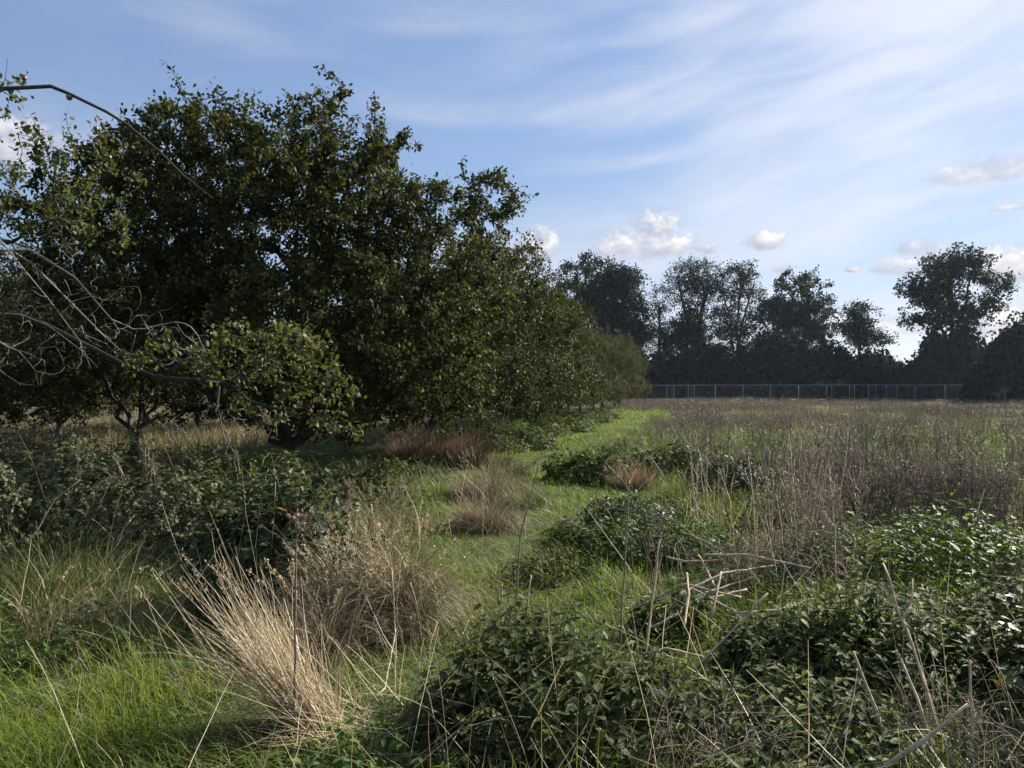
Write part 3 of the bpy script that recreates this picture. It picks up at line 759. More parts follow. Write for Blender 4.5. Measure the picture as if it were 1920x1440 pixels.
# ------------------------------------------------------------------ wire fence panels
def fence_panel():
    root = thing('fence_panel', '', 'fence panel', (0, 0, 0), 0, 'steel mesh fence panels in front of the hedge')
    W, H, r = 3.45, 2.0, .023
    g = Geo(); rr = .09
    pts = [(-W / 2, 0, .1), (-W / 2, 0, H - rr)] + [(-W / 2 + rr - rr * math.cos(a), 0, H - rr + rr * math.sin(a)) for a in np.linspace(.3, 1.57, 4)]
    pts += [(-p[0], 0, p[2]) for p in pts[::-1]]
    pole(g, pts, r, 6); pole(g, [(-W / 2, 0, .22), (W / 2, 0, .22)], .016, 6)
    g.build('frame', M['galv'], root)
    g = Geo(); xs = np.linspace(-W / 2, W / 2, 34); zs = np.linspace(.22, H, 9)
    tubes(g, np.array([[(x, .01, .2), (x, .01, H)] for x in xs]), np.full((len(xs), 2), .0013), 3)
    tubes(g, np.array([[(-W / 2, .014, z), (W / 2, .014, z)] for z in zs]), np.full((len(zs), 2), .0013), 3)
    g.build('wire_mesh', M['galv'], root)
    for s in (-1, 1):
        g = Geo(); x = s * W / 2
        v = [(x + a * .13 * (1 if zz == 0 else .85), b * .36 * (1 if zz == 0 else .9), zz) for zz in (0, .13) for a, b in ((-1, -1), (1, -1), (1, 1), (-1, 1))]
        g.add(v, [(0, 3, 2, 1), (4, 5, 6, 7), (0, 1, 5, 4), (1, 2, 6, 5), (2, 3, 7, 6), (3, 0, 4, 7)]); g.build('foot_block', M['concrete'], root, smooth=False)
    return root


fp = fence_panel()
fx = [(1238, 0), (1276, 0), (1316, 0), (1367, 0), (1419, 0), (1471, 0), (1524, 0), (1576, 0), (1618, .1), (1655, -.05), (1688, .05), (1745, -.1), (1798, 0)]
fl = ['steel mesh fence panel nearest the orchard trees', 'steel mesh fence panel second from the orchard trees', 'steel mesh fence panel below the ivy-clad tree', 'steel mesh fence panel below the open-crowned tall tree', 'steel mesh fence panel below the gap before the round oak',
      'steel mesh fence panel below the left side of the round oak', 'steel mesh fence panel below the right side of the round oak', 'steel mesh fence panel behind the dried umbel head in mid field', 'steel mesh fence panel below the small lone tree', 'steel mesh fence panel set askew overlapping its neighbour',
      'steel mesh fence panel in front of the low hedge bush', 'steel mesh fence panel below the lopsided tall tree', 'steel mesh fence panel half hidden by the right hand bush']
for i, ((px, a), lab) in enumerate(zip(fx, fl)):
    d = 97.0 - i * .35; x = (px - CXP) / FPX * d
    if i == 0: fp.location = (x, d, 0.0); fp['label'] = lab
    else: dup(fp, (x, d, 0.0), a, lab)


# ------------------------------------------------------------------ low plants
def path_c(y):          # centre of the green grass path
    return np.interp(y, [0, 3, 4.5, 6, 7.2, 10, 14, 19, 25, 37, 55, 70], [-2.2, -2.0, -.9, .1, .25, .75, .75, .75, 2.0, 4.8, 9.5, 13])
def path_w(y): return np.interp(y, [0, 3, 5, 7, 10, 14, 20, 30, 55], [1.5, 1.5, 1.4, 1.4, 1.35, 1.4, 1.7, 1.8, 2.1])


def field_pts(n, y0, y1, p=-.3, rng=RNG, half=.74, pad=1.0, xmin=None, xmax=None):
    """points over the ground, thinning with distance: pdf in depth ~ y^p"""
    u = rng.random(n); a = p + 1
    y = (y0 ** a + u * (y1 ** a - y0 ** a)) ** (1 / a)
    x = (rng.random(n) * 2 - 1) * (half * y + pad)
    return x, y


CLEAR = []          # (x, y, r): where clumps stand, so that turf thins there


def green_turf():
    g = Geo(); rng = np.random.default_rng(71)
    x, y = field_pts(460000, 2.4, 62, -.40, rng)
    d = np.abs(x - path_c(y) + (fbm(x * .9, y * .9, 5) - .5) * 1.4) / path_w(y)
    keep = (d < 1.0) | ((y < 12) & (rng.random(len(x)) < .45 * np.exp(-(d - 1) * .5)))
    x, y, d = x[keep], y[keep], d[keep]
    tuft = fbm(x * 2.4, y * 2.4, 9, 3); lodged = np.clip((fbm(x * 1.1, y * 1.1, 12) - .42) * 5, 0, 1)
    L = (.05 + .36 * np.clip(tuft - .22, 0, 1) ** 1.25 + .05 * np.clip(d, 0, 2)) * (.6 + .7 * rng.random(len(x)))
    L = L * np.where((y > 4.0) & (d < 1.15), np.interp(y, [6, 12], [.64, .95]), np.where(y < 6, 1.1, 1.0))
    az = fbm(x * .8, y * .8, 13) * 9 + rng.normal(0, .9, len(x))
    w = .0042 * (.7 + .6 * rng.random(len(x))) + .00055 * y
    blades(g, np.stack([x, y, ground_h(x, y) - .01], -1), az, L, w, np.abs(rng.normal(.25, .22, len(x))) + .6 * lodged, np.abs(rng.normal(.9, .45, len(x))) + .5 * lodged, 4)
    tag(g.build('green_grass', M['grass']), 'short bright green grass along the trodden path', 'grass', kind='stuff')


def rank_turf():
    g = Geo(); rng = np.random.default_rng(72)
    x, y = field_pts(200000, 2.3, 34, -.5, rng)
    d = (np.abs(x - path_c(y)) + (fbm(x * .9, y * .9, 15) - .5) * 1.2) / path_w(y)
    keep = (d > 1.25) & (rng.random(len(x)) < np.where(x < path_c(y), .8, .85)) & ((fbm(x * .6, y * .6, 19) > .36) | (y < 6))
    x, y, d = x[keep], y[keep], d[keep]
    L = (.10 + .24 * fbm(x * 1.4, y * 1.4, 23) ** 1.3) * (.6 + .8 * rng.random(len(x)))
    az = fbm(x * .7, y * .7, 29) * 10 + rng.normal(0, .8, len(x))
    w = .0045 * (.6 + .7 * rng.random(len(x))) + .00036 * y
    blades(g, np.stack([x, y, ground_h(x, y) - .01], -1), az, L, w, np.abs(rng.normal(.3, .22, len(x))), np.abs(rng.normal(1.0, .5, len(x))), 4)
    tag(g.build('long_grass', M['rank_grass']), 'rank long grass mixed with dead blades between the clumps', 'grass', kind='stuff')


def dry_field():
    rng = np.random.default_rng(73)
    # brown standing weeds on the right of the path
    g = Geo(); x, y = field_pts(230000, 8, 100, -.55, rng)
    edge = path_c(y) + path_w(y) * 1.1 + (fbm(x * .5, y * .3, 33) - .5) * 2.0 + np.interp(y, [8, 12, 20, 40], [2.6, 1.6, .6, .3])
    edge = np.where(y > 50, np.minimum(edge, np.interp(y, [50, 58, 70, 100], [11, 7, 4, 4])), edge)
    dens = fbm(x * .16, y * .16, 37) + np.interp(y, [45, 60], [0, .12])
    keep = (x > edge) & (rng.random(len(x)) < np.interp(y, [8, 13, 20, 40], [.04, .18, .5, .8]) * np.clip((dens - .46) * 6, .05, 1))
    x, y = x[keep], y[keep]
    L = (.10 + .95 * np.clip(fbm(x * .3, y * .3, 41) - .15, 0, 1)) * (.45 + .65 * rng.random(len(x)))
    w = .004 + .00042 * y
    blades(g, np.stack([x, y, ground_h(x, y) - .02], -1), rng.random(len(x)) * 6.28, L, w, np.abs(rng.normal(.1, .12, len(x))), np.abs(rng.normal(.25, .3, len(x))), 2, tip=.5)
    # seed heads and shrivelled leaves on them
    k = rng.random(len(x)) < .75; xx, yy, LL = x[k], y[k], L[k]; n = len(xx)
    pos = np.stack([xx + rng.normal(0, .04, n), yy + rng.normal(0, .04, n), ground_h(xx, yy) + LL * (.35 + .6 * rng.random(n))], -1)
    scatter(g, CHIP, rng.normal(0, 1, (n, 3)) + np.array([0, 0, .6]), rng.normal(0, 1, (n, 3)), pos, (.03 + .0011 * yy) * (.6 + .8 * rng.random(n)), np.full(n, .5))
    tag(g.build('dry_weeds', M['weed']), 'brown dried weeds standing densely over the open field', 'weeds', kind='stuff')
    # green understorey
    g = Geo(); x, y = field_pts(130000, 6, 100, -.55, rng)
    edge = path_c(y) + path_w(y) * .95
    edge = np.where(y > 50, np.minimum(edge, np.interp(y, [50, 58, 70, 100], [11, 7, 4, 4])), edge)
    gr = fbm(x * .22 + 5, y * .22, 45)
    keep = (x > edge) & (rng.random(len(x)) < np.interp(y, [6, 10, 18, 40], [1, 1, .9, .6]) * np.clip((gr - .25) * 4, .2, 1))
    x, y = x[keep], y[keep]; n = len(x)
    L = (.16 + .36 * fbm(x * .5, y * .5, 47)) * (.6 + .6 * rng.random(n))
    blades(g, np.stack([x, y, ground_h(x, y) - .02], -1), rng.random(n) * 6.28, L, .008 + .0006 * y, np.abs(rng.normal(.3, .25, n)), np.abs(rng.normal(.7, .4, n)), 2, belly=True)
    tag(g.build('field_undergrowth', M['weed_green']), 'dull green undergrowth low among the dried weeds', 'undergrowth', kind='stuff')
    # pale dry grass beyond the orchard on the left
    g = Geo(); x, y = field_pts(90000, 15, 100, -.4, rng)
    k = x < -5.35 + .2 * y - np.interp(y, [15, 30], [6.0, 2.5]); x, y = x[k], y[k]; n = len(x)
    blades(g, np.stack([x, y, ground_h(x, y) - .02], -1), rng.random(n) * 6.28, .25 + .35 * rng.random(n), .01 + .0006 * y, np.abs(rng.normal(.2, .2, n)), np.abs(rng.normal(.5, .4, n)), 2)
    tag(g.build('pale_grass', M['pale_grass']), 'pale dry grass of the field seen between the orchard trunks', 'grass', kind='stuff')


green_turf(); rank_turf(); dry_field()


def herb_clump(name, label, cat, c, rx, ry, h, nstem, leaf, seed, tmpl=NETTLE, mat='nettle', pairs=7, group=None, lumps=.55):
    """nettle clump: upright stems with opposite pairs of toothed leaves, bushier on the outside"""
    rng = np.random.default_rng(seed); c = np.array([c[0], c[1], float(ground_h(c[0], c[1]))])
    root = thing(name, label, cat, c, 0, group)
    r = np.sqrt(rng.random(nstem)); th = rng.random(nstem) * 2 * math.pi
    ox, oy = r * np.cos(th) * rx, r * np.sin(th) * ry
    lump = fbm((ox + c[0]) * 2.2, (oy + c[1]) * 2.2, seed)
    H = h * (1 - .55 * r ** 2.5) * (1 - lumps + 2 * lumps * lump) * (.75 + .4 * rng.random(nstem))
    leanx, leany = ox / rx * .28 * H + rng.normal(0, .08, nstem) * H, oy / ry * .28 * H + rng.normal(0, .08, nstem) * H
    t = np.linspace(0, 1, 5)
    P = np.stack([ox[:, None] + leanx[:, None] * t ** 1.6, oy[:, None] + leany[:, None] * t ** 1.6, H[:, None] * t[None]], -1)
    g = Geo(); tubes(g, P, np.linspace(.0035, .0018, 5)[None].repeat(nstem, 0), 3); tag(g.build('stems', M['green_stem'], root), kind='stuff')
    g = Geo(); pos, fwd, nrm, size = [], [], [], []
    a0 = rng.random(nstem) * 6.28
    for k in range(pairs):
        s = .22 + .78 * (k + rng.random(nstem) * .5) / pairs; s = np.minimum(s, 1)
        base = np.stack([ox + leanx * s ** 1.6, oy + leany * s ** 1.6, H * s], -1)
        for q in (0, math.pi):
            a = a0 + k * math.pi / 2 + q + rng.normal(0, .3, nstem)
            pit = np.interp(s, [0, .7, 1], [-.55, -.25, .25]) + rng.normal(0, .25, nstem)
            f = np.stack([np.cos(a) * np.cos(pit), np.sin(a) * np.cos(pit), np.sin(pit)], -1)
            nn = np.stack([-np.cos(a) * np.sin(pit), -np.sin(a) * np.sin(pit), np.cos(pit)], -1) + rng.normal(0, .22, (nstem, 3))
            pos.append(base + f * .012); fwd.append(f); nrm.append(nn)
            size.append(leaf * np.interp(s, [.2, .6, .85, 1], [.8, 1.1, .9, .45]) * (.75 + .5 * rng.random(nstem)))
    scatter(g, tmpl, np.concatenate(fwd), np.concatenate(nrm), np.concatenate(pos), np.concatenate(size))
    g.build('leaves', M[mat], root)
    return root


def bramble_mound(name, label, cat, c, rx, ry, h, n, leaf, seed, tmpl=BRAMBLE, mat='bramble', canes=14, group=None):
    """bramble: arching canes under leaves in threes over a lumpy dome"""
    rng = np.random.default_rng(seed); c = np.array([c[0], c[1], float(ground_h(c[0], c[1]))])
    root = thing(name, label, cat, c, 0, group)
    d = unit(rng.normal(size=(n, 3))); d[:, 2] = np.abs(d[:, 2])
    az = np.arctan2(d[:, 0], d[:, 1])
    lump = .62 + .75 * fbm(az * 1.6 + 10, d[:, 2] * 3.2, seed, 4)
    rad = lump * (1 - .35 * rng.random(n) ** 2.0)
    p = d * rad[:, None] * np.array([rx, ry, h]); p[:, 2] += .02
    nr = unit(d * np.array([1 / rx, 1 / ry, 1 / h]) + rng.normal(0, .5, (n, 3)) + np.array([0, 0, .5]))
    f = unit(np.cross(nr, rng.normal(size=(n, 3)))); f[:, 2] -= .25; f = unit(f); side = unit(np.cross(f, nr))
    s = leaf * (.6 + .7 * rng.random(n))
    g = Geo()
    scatter(g, tmpl, f, nr, p + f * s[:, None] * .15, s)
    for q in (-1, 1):
        scatter(g, tmpl, f * .35 + side * q, nr + rng.normal(0, .15, (n, 3)), p, s * .82)
    gl = g; g = Geo(); K = 8; t = np.linspace(0, 1, K)[None]
    a = rng.random(canes) * 6.28; L = .75 + .5 * rng.random(canes)
    x = np.cos(a)[:, None] * rx * L[:, None] * t * 1.1; y = np.sin(a)[:, None] * ry * L[:, None] * t * 1.1
    z = (h * (1.0 + .35 * rng.random(canes)))[:, None] * np.sin(np.pi * np.minimum(t * (.75 + .15 * rng.random((canes, 1))), 1))
    C = np.stack([x, y, z], -1) + np.cumsum(rng.normal(0, .012, (canes, K, 3)), 1)
    for j in range(2, K):
        for q in range(3):
            d2 = unit(rng.normal(0, 1, (canes, 3)) * np.array([1, 1, .5])); sz = leaf * (.6 + .6 * rng.random(canes))
            for e in (-.8, 0, .8):
                d3 = d2 * math.cos(e) + np.cross(d2, np.array([0, 0, 1.0])) * math.sin(e)
                scatter(gl, tmpl, d3, rng.normal(0, .35, (canes, 3)) + np.array([0, 0, 1]), C[:, j] + d2 * .03 + rng.normal(0, .015, (canes, 3)), sz)
    gl.build('leaves', M[mat], root)
    tubes(g, C, np.linspace(.006, .002, K)[None].repeat(canes, 0), 4); g.build('canes', M['cane'], root)
    return root


def tussock(name, label, c, r, h, n, seed, mat='brown_grass', lean=(0, 0), leanamt=0.0, bend=1.2, width=.004, heads=0, headmat='straw', spread=.35, group=None, stalk_h=1.5, droop=.25, ped=0.0):
    """grass tussock: blades from a tight base that arch over, plus flowering stalks with feathery heads"""
    rng = np.random.default_rng(seed); c = np.array([c[0], c[1], float(ground_h(c[0], c[1]))])
    root = thing(name, label, 'grass tussock', c, 0, group)
    rr = r * np.sqrt(rng.random(n)); th = rng.random(n) * 6.28
    p = np.stack([rr * np.cos(th), rr * np.sin(th), ped * (1 - .7 * (rr / r) ** 2) * (.5 + .6 * rng.random(n)) - .02], -1)
    az = math.pi / 2 - th + rng.normal(0, .8, n)
    L = h * (.55 + .75 * rng.random(n))
    if ped: L = L * np.where((np.cos(az - 2.7) > .55) & (rng.random(n) < .75), .45, 1)      # a hollow on one side
    tu = rng.integers(0, 12, n); le = spread * rr / r + np.abs(rng.normal(0, .18, n))
    az = az + rng.normal(0, .35, 12)[tu]; L = L * (.6 + .7 * rng.random(12))[tu]; le = np.abs(le + rng.normal(0, .2, 12)[tu])
    vx, vy = np.sin(az) * le + lean[0] * leanamt, np.cos(az) * le + lean[1] * leanamt
    az2 = np.arctan2(vx, vy); le2 = np.hypot(vx, vy)
    g = Geo(); blades(g, p, az2, L, width * (.6 + .8 * rng.random(n)), le2, np.abs(rng.normal(bend, bend * .45, n)), 6, wob=.16)
    g.build('blades', M[mat], root)
    k = rng.random(n) < .22; g = Geo(); blades(g, p[k] * 1.25, az2[k] + rng.normal(0, .5, k.sum()), L[k] * .7, width * 1.2, le2[k] * 1.2, np.abs(rng.normal(bend * .8, .4, k.sum())), 4); g.build('green_blades', M['rank_grass'], root)
    if heads:
        g = Geo(); m = heads
        rr = r * .8 * np.sqrt(rng.random(m)); th = rng.random(m) * 6.28; p = np.stack([rr * np.cos(th), rr * np.sin(th), np.zeros(m)], -1)
        d = np.stack([np.cos(th) * .22 + rng.normal(0, .12, m) + lean[0] * leanamt, np.sin(th) * .22 + rng.normal(0, .12, m) + lean[1] * leanamt, np.ones(m)], -1)
        L = h * stalk_h * (.65 + .5 * rng.random(m)); K = 7; t = np.linspace(0, 1, K)
        P = p[:, None] + unit(d)[:, None] * (L[:, None] * t)[..., None]
        P[..., 2] -= (L[:, None] * droop * t[None] ** 3) * rng.random((m, 1)); P[..., :2] += d[:, None, :2] * (t[None, :, None] ** 3) * (L * .35)[:, None, None]
        tubes(g, P, np.linspace(.0019, .0009, K)[None].repeat(m, 0), 3); tag(g.build('stalks', M[headmat], root), kind='stuff')
        g = Geo(); q = 26
        s = .80 + .2 * rng.random((m, q)); i0 = np.clip((s * (K - 1)).astype(int), 0, K - 2); fr = s * (K - 1) - i0
        a = np.take_along_axis(P, i0[..., None].repeat(3, 2), 1); b = np.take_along_axis(P, (i0 + 1)[..., None].repeat(3, 2), 1)
        pos = (a + (b - a) * fr[..., None]).reshape(-1, 3) + rng.normal(0, .006, (m * q, 3))
        fw = unit((b - a).reshape(-1, 3)) * .9 + rng.normal(0, .55, (m * q, 3))
        scatter(g, CHIP, fw, rng.normal(0, 1, (m * q, 3)), pos, np.full(m * q, .016), np.full(m * q, .28)); tag(g.build('seed_heads', M[headmat], root), kind='stuff')
    return root


# ---- foreground straw clump leaning left
def straw_clump():
    rng = np.random.default_rng(81); c = np.array([-.98, 3.62, float(ground_h(-.98, 3.62))])
    root = thing('straw_clump', 'bleached straw clump leaning left in the near grass', 'grass clump', c)
    n = 820
    ct = rng.integers(0, 14, n); cu = rng.random(14)[ct]; cx_ = -.06 + .26 * cu + rng.normal(0, .02, 14)[ct]; cy_ = .16 - .30 * cu + rng.normal(0, .03, 14)[ct]
    px = cx_ + rng.normal(0, .026, n); py = cy_ + rng.normal(0, .026, n)
    p = np.stack([px, py, np.full(n, -.02)], -1)
    L = np.abs(rng.normal(.49, .18, n)) * (.75 + .5 * rng.random(14))[ct] * np.where(rng.random(n) < .06, 1.4, 1)
    vx = -.74 + rng.normal(0, .05, 14)[ct] + rng.normal(0, .05, n); vy = .12 + rng.normal(0, .07, 14)[ct] + rng.normal(0, .07, n)
    g = Geo(); blades(g, p, np.arctan2(vx, vy), L, .0042 * (.6 + .8 * rng.random(n)), np.hypot(vx, vy), rng.normal(-.05, .2, n) + np.where(rng.random(n) < .07, rng.normal(0, 1.0, n), 0), 6, tip=.3, wob=.10)
    g2 = Geo(); k = rng.random(n) < .35; blades(g2, p[k] + rng.normal(0, .03, (k.sum(), 3)) * np.array([1, 1, 0]), np.arctan2(vx, vy)[k] + rng.normal(0, .3, k.sum()), L[k] * .8, .004, np.hypot(vx, vy)[k] * rng.uniform(.5, 1.5, k.sum()), rng.normal(.3, .7, k.sum()), 6, wob=.2); g2.build('brown_blades', M['brown_grass'], root)
    # flat mat of fallen straw at its foot
    m = 170; a = rng.normal(-1.5, 1.1, m)
    blades(g, np.stack([rng.normal(.2, .18, m), rng.normal(-.12, .12, m), rng.random(m) * .08], -1), a, .25 + .3 * rng.random(m), .004, rng.normal(1.25, .15, m), rng.normal(.15, .2, m), 4)
    g.build('blades', M['straw'], root)
    g = Geo(); m = 26; K = 7; t = np.linspace(0, 1, K)
    d = np.stack([-.62 + rng.normal(0, .16, m), .1 + rng.normal(0, .2, m), np.ones(m)], -1); L = .68 + .22 * rng.random(m)
    p = np.stack([rng.normal(.0, .14, m), rng.normal(0, .1, m), np.zeros(m)], -1)
    P = p[:, None] + unit(d)[:, None] * (L[:, None] * t)[..., None]; P[..., 0] += (rng.normal(0, .12, m)[:, None] * t ** 2); P[..., 2] += .05 * t[None] ** 2
    tubes(g, P, np.linspace(.0024, .0012, K)[None].repeat(m, 0), 4); g.build('stalks', M['straw'], root)
    g = Geo(); q = 22; k = m // 2
    s = .86 + .14 * rng.random((k, q)); pos = p[:k, None] + unit(d[:k])[:, None] * (L[:k, None] * s)[..., None]
    pos = P[:k, -1][:, None] - (P[:k, -1] - P[:k, -2])[:, None] * rng.random((k, q, 1)) * .8
    pos = pos.reshape(-1, 3) + rng.normal(0, .006, (k * q, 3))
    scatter(g, CHIP, rng.normal(0, .7, (k * q, 3)) + np.array([-.4, 0, .8]), rng.normal(0, 1, (k * q, 3)), pos, np.full(k * q, .016), np.full(k * q, .35)); tag(g.build('seed_heads', M['brown_grass'], root), kind='stuff')


straw_clump()
TG = 'dead grass tussocks beside the path'
tussock('grass_tussock', 'large shaggy brown tussock with a dark hollow right of the straw clump', (-.72, 5.1), .21, .66, 1150, 82, 'brown_grass', bend=2.5, heads=36, headmat='straw', ped=.34, width=.0060, spread=.45, group=TG, stalk_h=1.25)
tussock('grass_tussock', 'shaggy brown tussock hard against the bramble mound', (-1.12, 5.2), .22, .62, 900, 83, 'brown_grass', bend=2.3, heads=44, headmat='straw', ped=.30, width=.0058, spread=.4, group=TG, stalk_h=1.35)
tussock('grass_tussock', 'untidy drooping tussock between the straw clump and the large shaggy one', (-1.12, 4.62), .18, .5, 700, 97, 'brown_grass', bend=2.0, heads=22, headmat='straw', ped=.16, width=.0052, spread=.5, group=TG, stalk_h=1.35)
tussock('grass_tussock', 'greyish tussock of feathery heads behind the large shaggy one', (-1.2, 6.6), .38, .48, 1500, 84, 'rank_grass', bend=1.0, heads=110, headmat='brown_grass', group=TG, stalk_h=1.5)
tussock('grass_tussock', 'fluffy tan tussock before the low shaded apple branches', (-1.5, 8.6), .45, .48, 1400, 85, 'rank_grass', bend=1.0, heads=100, headmat='brown_grass', group=TG, stalk_h=1.4)
tussock('grass_tussock', 'dark domed tussock of dead grass beside the bend of the path', (-.32, 11.3), .42, .62, 2600, 86, 'brown_grass', bend=1.9, width=.007, heads=60, headmat='brown_grass', spread=.6, group=TG, stalk_h=1.2)
tussock('grass_tussock', 'small drooping tussock in front of the dark domed one', (-.3, 8.9), .28, .5, 1700, 87, 'brown_grass', bend=1.9, width=.006, heads=44, headmat='brown_grass', spread=.6, group=TG, stalk_h=1.2)
tussock('grass_tussock', 'low yellowing tussock at the right foot of the dark domed one', (.15, 10.5), .25, .42, 1000, 88, 'rank_grass', bend=1.6, width=.006, spread=.6, group=TG)
for i, (x, y, lab) in enumerate(((-2.1, 16.2, 'russet upright grass clump at the left under the apple branches'), (-1.5, 16.6, 'russet upright grass clump in the middle of three under the apple branches'), (-1.0, 15.8, 'russet upright grass clump closest to the path under the apple branches'))):
    tussock('russet_grass', lab, (x, y), .35, .75, 1100, 89 + i, 'russet', bend=.7, width=.008, heads=30, headmat='russet', spread=.3, group='russet grass under the branches', stalk_h=1.2, lean=(1, 0), leanamt=.25 * i)
tussock('grass_mat', 'tan flattened mat of dead grass at the left edge', (-2.85, 5.2), .45, .42, 1500, 93, 'straw', bend=1.6, heads=14, headmat='straw', spread=.7, lean=(1, .1), leanamt=.6)
tussock('grass_tussock', 'bluish green coarse tussock at the far left behind the tan mat', (-3.5, 5.9), .5, .6, 1400, 94, 'rank_grass', bend=1.3, width=.006, heads=10, headmat='straw', group=TG)
tussock('green_tuft', 'small round dark green tuft right of the path', (2.32, 10.9), .14, .40, 700, 95, 'grass', bend=1.2, width=.006, spread=.3)
tussock('dock_clump', 'rust brown dried dock clump right of the path', (1.95, 12.4), .3, .42, 700, 96, 'russet', bend=.6, width=.010, heads=34, headmat='russet', stalk_h=1.1)

# ---- nettles and brambles
NG = 'nettle clumps'
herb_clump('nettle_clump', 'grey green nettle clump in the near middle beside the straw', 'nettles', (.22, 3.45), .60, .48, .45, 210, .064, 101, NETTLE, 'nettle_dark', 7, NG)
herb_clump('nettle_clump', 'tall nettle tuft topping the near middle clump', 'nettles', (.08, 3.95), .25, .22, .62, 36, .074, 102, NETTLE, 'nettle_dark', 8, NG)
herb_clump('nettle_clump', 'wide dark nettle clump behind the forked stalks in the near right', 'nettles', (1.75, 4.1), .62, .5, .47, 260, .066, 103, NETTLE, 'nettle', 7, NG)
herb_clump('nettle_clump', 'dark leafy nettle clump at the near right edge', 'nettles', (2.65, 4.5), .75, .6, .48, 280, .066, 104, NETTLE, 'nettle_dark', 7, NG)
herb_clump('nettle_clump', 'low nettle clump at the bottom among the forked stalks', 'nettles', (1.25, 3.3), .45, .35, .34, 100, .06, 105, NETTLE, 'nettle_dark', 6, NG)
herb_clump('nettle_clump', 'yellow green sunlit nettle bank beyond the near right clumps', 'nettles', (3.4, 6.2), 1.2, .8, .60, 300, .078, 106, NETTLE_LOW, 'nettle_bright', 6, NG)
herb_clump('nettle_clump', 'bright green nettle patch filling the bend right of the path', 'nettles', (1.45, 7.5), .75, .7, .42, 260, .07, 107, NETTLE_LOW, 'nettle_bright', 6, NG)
herb_clump('nettle_clump', 'small broad leaved nettles between path and dead reeds', 'nettles', (1.0, 5.0), .22, .2, .42, 26, .07, 108, NETTLE, 'nettle', 6, NG)
herb_clump('nettle_clump', 'loose nettles at the bottom right corner of the near middle', 'nettles', (.95, 2.75), .4, .3, .26, 70, .06, 109, NETTLE, 'nettle_dark', 6, NG)
for i, (x, y, h, mt, lab) in enumerate(((-.05, 13.6, .3, 'nettle', 'on the left edge of the path behind the dark domed tussock'), (-.35, 15.6, .35, 'nettle', 'on the left edge of the path before the first verge mound'), (1.75, 17.2, .32, 'nettle_bright', 'on the right edge of the path, alone in bright grass'),
        (2.6, 19.6, .35, 'nettle', 'on the right edge of the path where the field weeds begin'), (2.05, 9.6, .3, 'nettle_bright', 'between the bright nettle patch and the round green tuft'), (.35, 6.6, .22, 'nettle', 'in the middle of the near path grass'), (2.9, 8.6, .36, 'nettle', 'behind the dead stem thicket'), (4.3, 9.6, .4, 'nettle_bright', 'on the green bank far right of the thicket'), (5.6, 11.2, .42, 'nettle', 'on the green bank near the right edge'))):
    herb_clump('nettle_tuft', 'small nettle tuft ' + lab, 'nettles', (x, y), .42, .32, h, 60, .06, 160 + i, NETTLE_LOW, mt, 5, 'small nettle tufts')
BG = 'bramble mounds'
bramble_mound('bramble_mound', 'dark bramble mound left of the shaggy tussocks', 'bramble', (-1.72, 5.8), .66, .5, .82, 2100, .062, 111, BRAMBLE, 'bramble', 16, BG)
bramble_mound('bramble_mound', 'dark bramble hump on top of the bright nettle patch', 'bramble', (1.3, 8.5), .5, .5, .34, 1300, .05, 112, BRAMBLE_LOW, 'bramble', 10, BG)
bramble_mound('bramble_mound', 'low dark bramble spreading left of the bright nettle patch', 'bramble', (.85, 7.9), .5, .5, .18, 800, .05, 113, BRAMBLE_LOW, 'nettle', 10, BG)
bramble_mound('bramble_mound', 'round green bramble mound beside the path before the rust dock', 'bramble', (1.3, 13.2), .8, .6, .48, 2000, .06, 114, BRAMBLE_LOW, 'nettle', 12, BG)
bramble_mound('bramble_mound', 'low bramble bank behind the rust brown dock', 'bramble', (2.9, 14.2), 1.3, .7, .46, 2300, .06, 115, BRAMBLE_LOW, 'nettle', 12, BG)
bramble_mound('bramble_mound', 'dark bushy mound beneath the pale dead twig', 'bramble', (3.25, 11.6), .7, .55, .5, 1500, .055, 116, BRAMBLE_LOW, 'bramble', 10, BG)
bramble_mound('bramble_mound', 'bramble trailing over the ground at the right edge', 'bramble', (2.95, 3.6), .55, .5, .42, 700, .06, 117, BRAMBLE, 'bramble', 24, BG)
# leafy undergrowth below the orchard, left
for i, (x, y, rx, ry, h, n, mat, lab) in enumerate((
        (-4.6, 8.2, 1.0, .8, .98, 2600, 'shrub_leaf', 'grey green leafy bush at the left under the dead branches'), (-3.5, 7.4, .9, .6, .8, 2200, 'shrub_leaf', 'pale leafy bush between dead branches and bramble mound'),
        (-5.6, 7.4, 1.0, .8, 1.05, 2300, 'shrub_leaf', 'leafy bush at the left edge above the coarse tussock'), (-2.6, 7.6, .7, .6, .72, 1800, 'nettle', 'dull green bush behind the dark bramble mound'),
        (-3.0, 9.4, .8, .6, .55, 1200, 'nettle', 'shaded bush at the foot of the largest apple tree'), (-6.6, 10.2, 1.2, .8, 1.0, 2000, 'shrub_leaf', 'leafy bush below the half dead apple tree'),
        (-1.9, 10.4, .7, .5, .5, 1000, 'nettle', 'low green bush between tan tussock and apple trunks'), (-2.3, 6.7, .5, .4, .45, 900, 'shrub_leaf', 'small pale bush touching the left of the bramble mound'))):
    bramble_mound('leafy_bush', lab, 'bush', (x, y), rx, ry, h, n, .05, 120 + i, BRAMBLE_LOW, mat, 16, 'bushes below the orchard')
